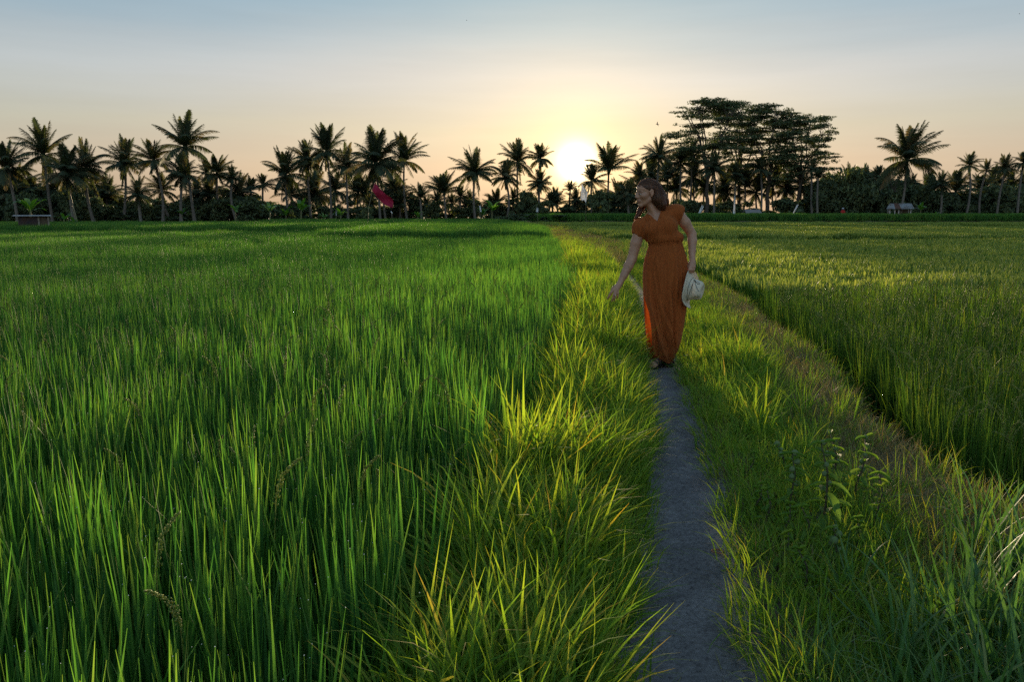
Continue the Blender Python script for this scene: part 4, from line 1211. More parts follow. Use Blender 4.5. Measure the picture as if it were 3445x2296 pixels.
def cloth_mat(name, ca, cb, bumpd=0.004):
    m, nt = new_mat(name)
    out = N(nt, "ShaderNodeOutputMaterial"); pr = N(nt, "ShaderNodeBsdfPrincipled")
    tc = N(nt, "ShaderNodeTexCoord")
    mp = N(nt, "ShaderNodeMapping"); mp.inputs['Scale'].default_value = (1.0, 1.0, 0.13); nt.links.new(tc.outputs['Object'], mp.inputs[0])
    n = N(nt, "ShaderNodeTexNoise"); n.inputs['Scale'].default_value = 55; n.inputs['Detail'].default_value = 3; nt.links.new(mp.outputs[0], n.inputs['Vector'])
    n2 = N(nt, "ShaderNodeTexNoise"); n2.inputs['Scale'].default_value = 420; n2.inputs['Detail'].default_value = 2; nt.links.new(tc.outputs['Object'], n2.inputs['Vector'])
    col = ramp(nt, [(0.3, ca), (0.7, cb)], n.outputs['Fac'])
    nt.links.new(col, pr.inputs['Base Color']); pr.inputs['Roughness'].default_value = 0.85; pr.inputs['Specular IOR Level'].default_value = 0.15
    pr.inputs['Sheen Weight'].default_value = 0.25; pr.inputs['Sheen Tint'].default_value = (1.0, 0.5, 0.25, 1)
    h = math_(nt, 'ADD', n.outputs['Fac'], math_(nt, 'MULTIPLY', n2.outputs['Fac'], 0.04))
    b = N(nt, "ShaderNodeBump"); b.inputs['Strength'].default_value = 0.35; b.inputs['Distance'].default_value = bumpd
    nt.links.new(h, b.inputs['Height']); nt.links.new(b.outputs[0], pr.inputs['Normal'])
    tr = N(nt, "ShaderNodeBsdfTranslucent"); nt.links.new(mixc(nt, 1.0, col, (1.5, 1.0, 0.7), 'MULTIPLY'), tr.inputs[0])
    mx = N(nt, "ShaderNodeMixShader"); mx.inputs[0].default_value = 0.24
    nt.links.new(pr.outputs[0], mx.inputs[1]); nt.links.new(tr.outputs[0], mx.inputs[2]); nt.links.new(mx.outputs[0], out.inputs[0])
    return m
M_CLOTH = cloth_mat("rust_cotton", (0.225, 0.056, 0.012), (0.29, 0.078, 0.018))
M_HAIR = leaf_mat("brown_hair", [(0.0, (0.040, 0.019, 0.012)), (0.6, (0.085, 0.040, 0.021)), (1.0, (0.17, 0.078, 0.036))], trans=0.32, rough=0.45, spec=0.28, trans_tint=(4.2, 1.7, 0.6), inst=0.0)
M_SANDAL = plain_mat("black_leather", (0.018, 0.016, 0.017), 0.45, 0.5, bump=(120, 0.4, 0.002))
M_SILVER = plain_mat("silver", (0.8, 0.78, 0.75), 0.2, 0.5, metallic=1.0)
M_EYE = plain_mat("eye", (0.36, 0.33, 0.31), 0.25, 0.4)
M_IRIS = plain_mat("iris", (0.02, 0.012, 0.008), 0.12, 0.6)

foot0 = wp(2222, 1232)
_gx, _gy = np.meshgrid(np.linspace(-.09, .09, 13) + foot0[0], np.linspace(-.2, .16, 25) + WY)
WZ = float(ground_z(_gx, _gy).max()) + 0.007
woman = empty("person", (foot0[0], WY, WZ), "woman in long rust orange dress on the path, one hand reaching to the grass", "person")
woff = np.array([foot0[0], WY, WZ])
def wobj(name, V, Q, mat, parent=woman, attrs=None, off=woff):
    return obj(name, make_mesh(name, np.asarray(V) - off, Q, mat, attrs), parent)

# head frame: fwd towards screen left and a little to the camera, left ear facing the camera
HO = wp(2177, 650, -0.03)
_t = R(-6)
hf = np.array([-0.955, -0.297, 0.0]); hl = np.array([0.297, -0.955, 0.0]); hu = np.array([0, 0, 1.0])
hf2 = hf * math.cos(_t) + hu * math.sin(_t); hu2 = np.cross(hf2, hl); hu2 = hu2 if hu2[2] > 0 else -hu2
HM = np.stack([hf2, hl, hu2])                      # rows: axes
def hp(a, b, c): return HO + a * hf2 + b * hl + c * hu2

neck_b = wp(2202, 718, -0.005)
shR, shL = wp(2156, 764, -0.01), wp(2276, 716, 0.01)
elR, wrR = wp(2126, 872, -0.03), wp(2086, 953, -0.10)
elL, wrL = wp(2327, 788, 0.03), wp(2329, 872, -0.07)
chest_c = wp(2224, 768); waist_c = wp(2240, 828); pelvis = wp(2240, 900)
ta = math.atan2(chest_c[0] - waist_c[0], chest_c[2] - waist_c[2])
TM = np.array([[math.cos(0.30), 0, math.sin(0.30)], [0, 1, 0], [-math.sin(0.30), 0, math.cos(0.30)]])   # torso rolled to her right
TM = TM if (TM @ (shL - shR))[2] ** 2 < (TM.T @ (shL - shR))[2] ** 2 else TM.T

def torso(vx, grow, full=True):
    g = grow
    vx.ell(chest_c + [0, 0.0, 0], (0.135 + g, 0.098 + g, 0.165 + g), TM, 0.03)
    vx.ell(wp(2234, 805), (0.120 + g, 0.092 + g, 0.12 + g), None, 0.04)
    for s_, d in ((wp(2192, 772, -0.075), 0), (wp(2248, 764, -0.075), 0)): vx.ell(s_, (0.058 + g, 0.050 + g, 0.055 + g), None, 0.05)
    vx.cone(neck_b + [0, 0.01, -0.035], shR + [0.02, 0, -0.002], 0.052 + g, 0.046 + g, 0.03)
    vx.cone(neck_b + [0, 0.01, -0.035], shL + [-0.015, 0, -0.005], 0.052 + g, 0.046 + g, 0.03)

body = Vox(wp(2030, 1245, 0) * [1, 0, 0] + [0, WY - 0.30, WZ - 0.02], np.array([wp(2352, 600)[0], WY + 0.26, HO[2] + 0.14]), 0.0036)
torso(body, 0.0)
body.ell(pelvis, (0.155, 0.11, 0.12), None, 0.05)
body.ell(wp(2240, 850), (0.125, 0.095, 0.12), None, 0.05)
# legs and feet
def gpix(u, v, z):
    lo, hi = 3.0, 12.0
    for _ in range(50):
        m = (lo + hi) / 2
        if pix(u, v, m)[2] < z: hi = m
        else: lo = m
    return pix(u, v, lo)
toe = gpix(2190, 1233, WZ + 0.022); ankle = np.array([wp(2224, 1200)[0], toe[1] + 0.155, WZ + 0.085])
kneeR = wp(2224, 1050, -0.06); hipR = wp(2212, 905, 0.0); hipL = wp(2268, 905, 0.01); kneeL = wp(2268, 1055, 0.02)
ankL = np.array([wp(2262, 1200)[0], WY + 0.16, WZ + 0.10]); toeL = ankL + np.array([-0.02, -0.14, -0.075])
for h_, k_, a_, t_ in ((hipR, kneeR, ankle, toe), (hipL, kneeL, ankL, toeL)):
    body.chain([h_, h_ * .5 + k_ * .5, k_, k_ * .62 + a_ * .38 + [0, .018, 0], k_ * .15 + a_ * .85, a_], [0.085, 0.072, 0.052, 0.050, 0.031, 0.034], 0.02)
    heel = a_ + np.array([0, 0.035, -0.052]); fd = (t_ - a_) * [1, 1, 0]; fd /= np.linalg.norm(fd); sd_ = np.array([-fd[1], fd[0], 0])
    body.cone(a_ + [0, 0, -.01], heel, 0.032, 0.028, 0.02); body.cone(heel, t_ - fd * 0.05, 0.027, 0.026, 0.02)
    body.cone(a_ + [0, 0, -0.01], t_ - fd * 0.05 + [0, 0, .012], 0.033, 0.022, 0.02)
    body.cone(t_ - fd * 0.06 - sd_ * .018, t_ - fd * 0.05 + sd_ * .02, 0.021, 0.021, 0.015)
    for q in range(5):
        o = (q - 2) * 0.0155; l_ = [0.012, 0.010, 0.006, -0.002, -0.012][q]
        body.cone(t_ - fd * 0.035 + sd_ * o, t_ + fd * l_ + sd_ * o * 1.05 + [0, 0, -.006], [0.0125, .009, .0085, .008, .0075][q], [0.011, .008, .0075, .007, .007][q], 0.005)
# arms
body.chain([shR, shR * .5 + elR * .5 + [-0.003, 0, 0], elR, elR * .72 + wrR * .28, elR * .3 + wrR * .7, wrR], [0.054, 0.047, 0.040, 0.040, 0.031, 0.0245], 0.014)
body.chain([shL, shL * .5 + elL * .5 + [0.008, 0, 0.004], elL, elL * .72 + wrL * .28 + [0.004, 0, 0], elL * .3 + wrL * .7, wrL], [0.055, 0.047, 0.039, 0.039, 0.030, 0.0245], 0.014)
# neck and head
body.cone(hp(-0.026, 0, -0.055), neck_b + [0.004, 0.008, -0.01], 0.049, 0.055, 0.025)
body.cone(hp(0.01, 0.018, -0.07), neck_b + [0.0, -0.04, -0.02], 0.02, 0.016, 0.02)
def hell(a, b, c, r, k=0.012, op='add'): body.ell(hp(a, b, c), r, HM, k, op)
def hcone(p, q, r1, r2, k=0.008, op='add'): body.cone(hp(*p), hp(*q), r1, r2, k, op)
hell(-0.012, 0, 0.030, (0.094, 0.074, 0.082), 0.02)
hell(0.028, 0, -0.034, (0.060, 0.053, 0.072), 0.025)
hell(0.044, 0, 0.042, (0.045, 0.060, 0.046), 0.02)
for s_ in (1, -1):
    hcone((-0.012, s_ * .052, -0.045), (0.066, s_ * .012, -0.097), 0.017, 0.015, 0.02)
    hell(0.052, s_ * .040, -0.018, (0.03, 0.026, 0.027), 0.02)
    hcone((0.084, s_ * .010, 0.021), (0.070, s_ * .046, 0.019), 0.0075, 0.007, 0.008)
    hell(0.091, s_ * .030, 0.003, (0.016, 0.018, 0.012), 0.010, 'sub')
    hell(0.0945, s_ * .0115, -0.028, (0.011, 0.008, 0.0075), 0.006)
    # ear
    EM = HM
    hell(-0.008, s_ * .079, 0.004, (0.020, 0.009, 0.032), 0.004)
    hell(-0.004, s_ * .091, 0.007, (0.011, 0.009, 0.019), 0.004, 'sub')
    hell(-0.002, s_ * .076, -0.026, (0.010, 0.008, 0.011), 0.006)
hcone((0.066, 0, -0.095), (0.074, 0, -0.094), 0.018, 0.016, 0.015)
hcone((0.090, 0, 0.016), (0.1095, 0, -0.0205), 0.0068, 0.0078, 0.012)
hcone((0.090, 0, -0.012), (0.084, 0, -0.052), 0.0125, 0.0125, 0.014)
hell(0.099, 0, -0.0285, (0.012, 0.008, 0.007), 0.006)
hell(0.079, 0, -0.060, (0.013, 0.026, 0.019), 0.012)
hcone((0.0905, -.010, -0.0535), (0.0905, .010, -0.0535), 0.0058, 0.0058, 0.005); hcone((0.081, .022, -0.057), (0.0905, .010, -0.0535), 0.004, 0.0056, 0.005); hcone((0.081, -.022, -0.057), (0.0905, -.010, -0.0535), 0.004, 0.0056, 0.005)
hcone((0.0875, -.010, -0.0665), (0.0875, .010, -0.0665), 0.0068, 0.0068, 0.005); hcone((0.080, .020, -0.060), (0.0875, .010, -0.0665), 0.004, 0.0064, 0.005); hcone((0.080, -.020, -0.060), (0.0875, -.010, -0.0665), 0.004, 0.0064, 0.005)
for s_ in (1, -1):                                   # lids
    hcone((0.088, s_ * .018, 0.0075), (0.081, s_ * .043, 0.0075), 0.0048, 0.0042, 0.004)
    hcone((0.087, s_ * .018, -0.006), (0.080, s_ * .043, -0.004), 0.0042, 0.0036, 0.004)
# right hand, reaching down: index, middle, ring, little finger and a thumb tucked behind
kn = [wp(2066, 973, -0.150), wp(2070, 979, -0.150), wp(2074, 980, -0.145), wp(2079, 977, -0.135)]
tips = [(2055, 986, 2050, 996, 2044.5, 1005), (2065, 993, 2062, 1004, 2058.5, 1013.5), (2070.5, 993, 2068.5, 1003, 2066, 1012), (2079, 988, 2078.5, 997, 2077.5, 1005)]
palm_c = (wrR + kn[1] + kn[2]) / 3
for q in range(4):
    body.chain([wrR + (kn[q] - wrR) * 0.12, (wrR + kn[q]) * .5, kn[q]], [0.019, 0.0150, 0.0108], 0.012)
    t_ = tips[q]; rr = [0.0098, 0.0098, 0.0092, 0.0082][q]; dd = [-.165, -.172, -.166, -.15][q]
    pts = [kn[q], wp(t_[0], t_[1], dd), wp(t_[2], t_[3], dd + .004), wp(t_[4], t_[5], dd + .016)]
    body.chain(pts, [rr * 1.1, rr * 1.02, rr * .92, rr * .74], 0.0045)
th0 = wrR * .55 + kn[0] * .45 + np.array([-0.004, 0.014, 0])
body.chain([th0, wp(2062, 971, -0.105), wp(2058, 981, -0.112), wp(2056, 990, -0.122)], [0.016, 0.0125, 0.0112, 0.0086], 0.006)
ring_at = (wp(2070.5, 993, -.166), wp(2068.5, 1003, -.162))
# left hand, closed on the hat brim
knL = [wp(2321, 897, -0.112), wp(2326.5, 899, -0.117), wp(2332, 899, -0.113), wp(2336.5, 896, -0.103)]
for q in range(4):
    body.chain([wrL + (knL[q] - wrL) * 0.15, (wrL + knL[q]) * .5, knL[q]], [0.019, 0.0155, 0.0115], 0.012)
    a_ = knL[q]; u0 = [2319.5, 2325, 2330.5, 2335.0][q]
    pts = [a_, wp(u0, 908, -0.128 + 0.004 * q), wp(u0 - 1, 916 - (q == 3) * 2, -0.116 + 0.004 * q), wp(u0 - 2.5, 917.5 - (q == 3) * 2, -0.096 + .004 * q)]
    rr = [0.0096, 0.0098, 0.0092, 0.0082][q]
    body.chain(pts, [rr * 1.12, rr, rr * .95, rr * .82], 0.0045)
body.chain([wrL * .55 + knL[0] * .45 + [-.006, 0.008, 0], wp(2316, 898, -0.078), wp(2315, 907, -0.080), wp(2317.5, 914, -0.084)], [0.015, 0.0125, 0.0112, 0.0088], 0.006)
BV, BQ = body.mesh(1)
hq = (BV - HO) @ HM.T
a_, b_, c_ = hq[:, 0], hq[:, 1], hq[:, 2]
lip = ((np.abs(c_ + 0.060) < 0.0125) & (a_ > 0.082) & (np.abs(b_) < 0.020)).astype(float) * .7
brow = ((np.abs(c_ - (0.0245 + 0.05 * (np.abs(b_) - .02) * (np.abs(b_) < .035))) < 0.0034) & (a_ > 0.06) & (np.abs(b_) > 0.010) & (np.abs(b_) < 0.049)).astype(float) * .75
lash = ((np.abs(c_ - 0.0045) < 0.0035) & (a_ > 0.074) & (np.abs(b_) > .017) & (np.abs(b_) < 0.047)).astype(float) * .6
wobj("body", BV, BQ, M_SKIN, attrs=dict(lip=lip, brow=np.maximum(brow, lash)))
for s_ in (1, -1):
    mb = MB(); P = [hp(0.0765 + z, s_ * .030, 0.001) - woff for z in np.linspace(-0.0118, 0.0118, 9)]
    rr = 0.012 * np.sqrt(np.clip(1 - np.linspace(-.98, .98, 9) ** 2, 0.02, 1))
    e = obj("eye", MB().add(*tube(P, rr, 12)).mesh("eye", M_EYE), woman)
    ci = hp(0.0868, s_ * .0305, 0.001) - woff
    P2 = [ci + hf2 * z for z in (-0.001, 0.0012, 0.002)]
    obj("iris", MB().add(*tube(P2, [0.0066, 0.0060, 0.003], 12)).mesh("iris", M_IRIS), e)

# blouse
bl = Vox(np.array([wp(2110, 600)[0], WY - 0.26, wp(2200, 850)[2]]), np.array([wp(2325, 600)[0], WY + 0.24, wp(2200, 665)[2]]), 0.0042)
torso(bl, 0.0135)
bl.ell(wp(2238, 803), (0.146, 0.122, 0.050), None, 0.05)
bl.ell(wp(2200, 800), (0.060, 0.10, 0.05), None, 0.05)
bl.ell(wp(2279, 797), (0.050, 0.10, 0.042), None, 0.04)
bl.ell(wp(2240, 823), (0.138, 0.112, 0.030), None, 0.02)
bl.chain([shR + [.035, 0, 0.012], shR + [.0, 0, 0.0], shR * .80 + elR * .20], [0.068, 0.070, 0.064], 0.03)
bl.chain([shL + [-.035, 0, 0.008], shL + [.004, 0, 0.002], shL * .80 + elL * .20], [0.066, 0.068, 0.062], 0.03)
# cut: sleeve hems, neckline, waist
cR = shR * .80 + elR * .20 + (elR - shR) * 0.11; nR = (elR - shR) / np.linalg.norm(elR - shR); nR = nR + np.array([-0.35, 0, 0.0]); nR /= np.linalg.norm(nR)
cL = shL * .80 + elL * .20 + (elL - shL) * 0.03; nL = (elL - shL) / np.linalg.norm(elL - shL); nL = nL + np.array([.9, 0, 0.25]); nL /= np.linalg.norm(nL)
def halfspace(c, n, reg): return lambda p: np.maximum(-((p - c) @ n), reg(p))
bl.put(halfspace(cR, nR, lambda p: sd_cone(p, shR, elR, 0.11, 0.10)), shR - .3, shR + .3, 0.004, 'sub')
bl.put(halfspace(cL, nL, lambda p: sd_cone(p, shL, elL, 0.11, 0.10)), shL - .3, shL + .3, 0.004, 'sub')
tri = [(2170, 708), (2227, 699), (2212, 747)]
def vneck(p):
    u, v = project(p); d = -1e9
    for i in range(3):
        (x0, y0), (x1, y1) = tri[i], tri[(i + 1) % 3]
        nx, ny = y1 - y0, -(x1 - x0); L = math.hypot(nx, ny)
        d = np.maximum(d, ((u - x0) * nx + (v - y0) * ny) / L)
    return np.maximum(d * MPP, p[..., 1] - (WY + 0.02))
s_in = vneck(wp(2203, 715, -0.1)[None])[0]
if s_in > 0: tri = tri[::-1]
bl.put(vneck, wp(2160, 760, -0.3), wp(2240, 690, 0.05), 0.005, 'sub')
bl.cone(hp(-0.026, 0, -0.055), neck_b + [0.0, -0.0, 0.0], 0.060, 0.062, 0.006, 'sub')
LV, LQ = bl.mesh(2)
# pleats: fine folds falling from the neckline and gathered into the waist
lu, lv_ = project(LV)
g = np.zeros((len(LV), 3))
fn = np.cross(LV[LQ[:, 2]] - LV[LQ[:, 0]], LV[LQ[:, 3]] - LV[LQ[:, 1]])
for k in range(4): np.add.at(g, LQ[:, k], fn)
g /= np.linalg.norm(g, axis=1)[:, None] + 1e-12
ang = np.arctan2(lu - 2185, lv_ - 690)
rad_ = np.hypot(lu - 2185, lv_ - 690)
w1 = np.exp(-((lu - 2172) / 30) ** 2) * np.clip((rad_ - 26) / 25, 0, 1)
pleat = 0.0042 * np.sin(ang * 34 + 1.5 * vnoise(lu * .05, lv_ * .03, 60)) * w1
gath = np.clip((lv_ - 785) / 30, 0, 1)
pleat = pleat + 0.0035 * np.sin(lu * 0.55 + 2 * vnoise(lu * .03, lv_ * .02, 61) + 0.04 * (lv_ - 800)) * gath
pleat = pleat + 0.010 * (vnoise(lu * .035, lv_ * .022, 62) - .5) + 0.006 * (vnoise(lu * .09, lv_ * .04, 63) - .5)
LV = LV + g * pleat[:, None]
wobj("blouse", LV, LQ, M_CLOTH)
# placket cord hanging down the front
from mathutils.bvhtree import BVHTree
def surf_path(V, Q, uv, lift, y_start=WY - 1.0):
    bvh = BVHTree.FromPolygons([Vector(v) for v in V], [tuple(int(i) for i in q) for q in Q])
    out = []
    for u, v in uv:
        o_ = Vector((0, 0, CAM_Z)); t_ = Vector(pix(u, v, WY)); d = (t_ - o_).normalized()
        h = bvh.ray_cast(o_ + d * 4, d)
        if h[0] is not None: out.append(np.array(h[0]) - np.array(d) * lift)
    return out
cp = surf_path(LV, LQ, [(2212.5, 748), (2211.5, 760), (2212, 775), (2211, 790), (2212, 805), (2211.5, 818), (2212, 828)], 0.0015)
if len(cp) > 3: obj("neck_cord", MB().add(*tube([p - woff for p in cp], 0.0022, 6)).mesh("neck_cord", M_CLOTH), woman)

# skirt: a loft whose outline follows the photograph, open slit on her right
SK = np.array([  # v, left u, right u, half depth
 (816, 2186, 2294, .108), (824, 2183, 2296, .112), (834, 2181, 2299, .120), (848, 2177, 2303, .128), (870, 2170, 2309, .138), (895, 2165.5, 2314, .145), (930, 2163, 2316, .148),
 (985, 2164, 2314, .145), (1016, 2165.5, 2310, .142), (1060, 2167.5, 2304, .140), (1100, 2170, 2298, .140), (1146, 2174, 2289, .138), (1172, 2177, 2280, .132), (1192, 2181, 2270, .126), (1213, 2186, 2258, .115)])
NT, NV = 220, 120
vv = np.linspace(816, 1213, NV)
th = np.arange(NT) * 2 * math.pi / NT
VV, TH = np.meshgrid(vv, th, indexing='ij')
lft, rgt, dep = (np.interp(VV, SK[:, 0], SK[:, k]) for k in (1, 2, 3))
tt = (VV - 816) / (1224 - 816)
fold = 0.0035 * np.sin(46 * TH + 3 * vnoise(TH * 3, tt * 3, 70)) * np.exp(-tt * 5)
ph = 2.4 * tt * np.cos(TH) + 1.6 * vnoise(TH * 1.2, tt * 2.5, 71)
fold = fold + (0.026 * tt ** 0.8) * (np.abs(np.sin(4.5 * TH + ph)) ** 1.4 - 0.5) + 0.007 * tt * np.sin(11 * TH - 2.2 * ph) + 0.007 * (vnoise(TH * 5, tt * 7, 72) - .5)
# diagonal drapery pulled from the hip to the advancing foot
front = np.clip(-np.sin(TH), 0, 1)
uu = (lft + rgt) / 2 + (rgt - lft) / 2 * np.cos(TH)
for (u0, v0, u1, v1, amp, wd) in ((2180, 950, 2232, 1200, .020, 5.0), (2200, 1000, 2242, 1215, .015, 5.5), (2245, 930, 2252, 1180, .013, 6), (2222, 1010, 2262, 1190, .012, 5), (2192, 870, 2215, 1010, .009, 5), (2280, 880, 2283, 1080, .010, 6), (2262, 860, 2268, 1000, .007, 5)):
    t_ = np.clip((VV - v0) / (v1 - v0), 0, 1); d = uu - (u0 + (u1 - u0) * t_)
    env = np.sin(np.clip((VV - v0) / (v1 - v0), 0, 1) * math.pi) ** .6 if v1 < 1150 else np.clip((VV - v0) / 60, 0, 1) * np.clip((v1 + 40 - VV) / 40, 0, 1)
    fold = fold + front * 1.7 * amp * env * (np.exp(-((d + wd * .7) / wd) ** 2) - 0.9 * np.exp(-((d - wd * .5) / (wd * .8)) ** 2))
cz_ = wp(0, 816)[2]
hw = (rgt - lft) / 2
mpp = np.vectorize(lambda v: np.linalg.norm(wp(2301, v) - wp(2300, v)))(vv)[:, None]
cpts = np.stack([wp((np.interp(v, SK[:, 0], SK[:, 1]) + np.interp(v, SK[:, 0], SK[:, 2])) / 2, v) for v in vv])
ct, st = np.cos(TH), np.sin(TH)
side = np.abs(ct) ** 3
X = cpts[:, 0][:, None] + (hw * mpp + fold * (1 - side * .75)) * np.sign(ct) * np.abs(ct) ** 0.85
Y = WY + (dep + fold) * np.sign(st) * np.abs(st) ** 0.85
shift = np.interp(vv, [816, 1000, 1224], [0, -0.01, 0.0])[:, None]
Y = Y + shift
hem = 0.018 * np.sin(TH * 2 + .6) + 0.014 * vnoise(TH * 3, TH * 0, 75) + 0.075 * np.clip(-ct * .9 + .25, 0, 1) * front ** .4
Z = cpts[:, 2][:, None] + hem * tt ** 6
Z = np.maximum(Z, WZ + 0.012)
SV = np.stack([X, Y, Z], -1).reshape(-1, 3)
i, j = np.meshgrid(np.arange(NV - 1), np.arange(NT), indexing='ij'); i, j = i.ravel(), j.ravel(); j2 = (j + 1) % NT
SQ = np.stack([i * NT + j, i * NT + j2, (i + 1) * NT + j2, (i + 1) * NT + j], 1)
vm = vv[i]; tm = np.degrees(th[j])
wslit = np.interp(vm, [990, 1050, 1110, 1160, 1224], [0, 30, 40, 38, 30])
keep = ~((tm > 184) & (tm < 184 + wslit) & (vm > 992))
sk = wobj("skirt", SV, SQ[keep], M_CLOTH)

# hair: a cap and falling masses, then fine strands laid over it
hr = Vox(np.array([wp(2105, 600)[0], WY - 0.22, wp(2200, 752)[2]]), np.array([wp(2275, 600)[0], WY + 0.24, HO[2] + 0.14]), 0.0034)
hr.ell(hp(-0.014, 0, 0.034), (0.102, 0.0825, 0.0885), HM, 0.01)
hr.ell(hp(-0.045, 0, 0.010), (0.074, 0.078, 0.085), HM, 0.03)
def facecut(p):
    q = (p - HO) @ HM.T; a, b, c = q[..., 0], q[..., 1], q[..., 2]
    line = c - (0.066 - (0.094 - a) * 0.52)
    return np.maximum(np.maximum(line * .9, -(a + 0.014)), -0.5)
hr.put(facecut, HO - .2, HO + .2, 0.006, 'sub')
hr.chain([hp(-0.05, 0.03, 0.0), wp(2212, 668, -0.055), wp(2226, 690, -0.06), wp(2232, 704, -0.055)], [0.066, 0.056, 0.040, 0.014], 0.03)
hr.chain([hp(-0.055, 0.0, 0.02), wp(2222, 664, -0.0), wp(2236, 680, 0.03), wp(2246, 694, 0.04)], [0.066, 0.052, 0.034, 0.010], 0.03)
hr.chain([hp(-0.05, -0.02, -0.01), wp(2206, 690, 0.05), wp(2212, 730, 0.10), wp(2214, 748, 0.115)], [0.066, 0.06, 0.045, 0.02], 0.03)
hr.chain([hp(-0.03, -0.058, -0.02), wp(2163, 684, 0.045), wp(2154, 710, 0.03), wp(2145, 728, 0.015), wp(2134, 739, 0.01)], [0.034, 0.030, 0.022, 0.014, 0.004], 0.02)
hr.ell(hp(-0.006, .085, 0.0), (0.024, 0.030, 0.036), HM, 0.006, 'sub')
HV, HQ = hr.mesh(1)
mb = MB()
hu_, hv_ = project(HV)
mb.add(HV - woff, HQ, rnd=np.clip(0.25 + 0.35 * vnoise((hu_ - 2180) * .5 + (hv_ - 650) * .2, hv_ * .04, 81), 0, 1), along=0.4, dry=0)
rngh = np.random.default_rng(8)
def crom(P, m):
    P = np.asarray(P); P = np.vstack([2 * P[0] - P[1], P, 2 * P[-1] - P[-2]]); out = []
    ts = np.linspace(0, len(P) - 3 - 1e-6, m)
    for t in ts:
        k = int(t); f = t - k; p0, p1, p2, p3 = P[k:k + 4]
        out.append(0.5 * (2 * p1 + (p2 - p0) * f + (2 * p0 - 5 * p1 + 4 * p2 - p3) * f * f + (3 * p1 - p0 - 3 * p2 + p3) * f ** 3))
    return np.array(out)
streams = [  # control points with sideways spread
 ([hp(0.078, 0.02, 0.090), hp(0.03, 0.058, 0.085), hp(-0.045, 0.078, 0.050), hp(-0.075, 0.070, -0.01), wp(2216, 686, -0.11), wp(2226, 706, -0.08)], .016, 200),
 ([hp(-0.040, 0.084, 0.030), hp(-0.046, 0.082, -0.01), wp(2204, 676, -0.12), wp(2212, 690, -0.12), wp(2222, 703, -0.10), wp(2228, 712, -0.08)], .014, 170),
 ([hp(0.092, 0.015, 0.068), hp(0.05, 0.06, 0.05), hp(0.005, 0.078, 0.040), hp(-0.04, 0.085, 0.032), hp(-0.06, 0.08, 0.0), wp(2210, 690, -0.10)], .006, 90),
 ([hp(0.04, 0.0, 0.115), hp(-0.05, 0.045, 0.10), hp(-0.10, 0.05, 0.03), wp(2230, 668, -0.03), wp(2240, 686, -0.01), wp(2248, 700, 0.0)], .024, 230),
 ([hp(0.06, -0.02, 0.10), hp(-0.04, -0.02, 0.125), hp(-0.115, 0.0, 0.03), wp(2226, 672, 0.05), wp(2224, 710, 0.10), wp(2220, 752, 0.12)], .022, 150),
 ([hp(0.0, -0.085, 0.03), hp(-0.02, -0.085, -0.03), wp(2165, 688, 0.05), wp(2154, 712, 0.03), wp(2143, 731, 0.015), wp(2130, 741, 0.008)], .013, 170)]
for cps, spread, cnt in streams:
    for q in range(cnt):
        jit = rngh.normal(0, spread, 3); jit2 = rngh.normal(0, spread * .5, 3)
        m = len(cps); P = crom([c + jit * (1 if k < m - 2 else .75) + jit2 * k / m for k, c in enumerate(cps)], 16)
        P = P[: int(rngh.integers(11, 17))]
        hq_ = (P - HO) @ HM.T
        if ((np.abs(hq_[:, 0] + .006) < .024) & (np.abs(hq_[:, 2] - .003) < .036) & (hq_[:, 1] > .04)).any(): continue
        lift = min(abs(rngh.normal(0, 0.0025)), .008) + 0.0006
        for _ in range(3):
            f, gr = hr.sample(P); P = P - gr * (np.clip(f, -0.03, 0.03) - lift)[:, None]
        P[1:-1] = 0.25 * P[:-2] + .5 * P[1:-1] + .25 * P[2:]
        f, gr = hr.sample(P)
        if np.abs(f).max() > 0.012: continue
        T = np.gradient(P, axis=0); W_ = np.cross(T, gr); W_ /= np.linalg.norm(W_, axis=1)[:, None] + 1e-9
        wdt = 0.0013 * (0.6 + 0.8 * rngh.random()) * np.linspace(1, .3, len(P))[:, None]
        q_ = np.stack([P - W_ * wdt, P + W_ * wdt], 1).reshape(-1, 3) - woff
        o = np.arange(len(P) - 1) * 2
        mb.add(q_, np.stack([o, o + 1, o + 3, o + 2], 1), rnd=rngh.random(), along=0.5, dry=0)
mb.build("hair", M_HAIR, woman)

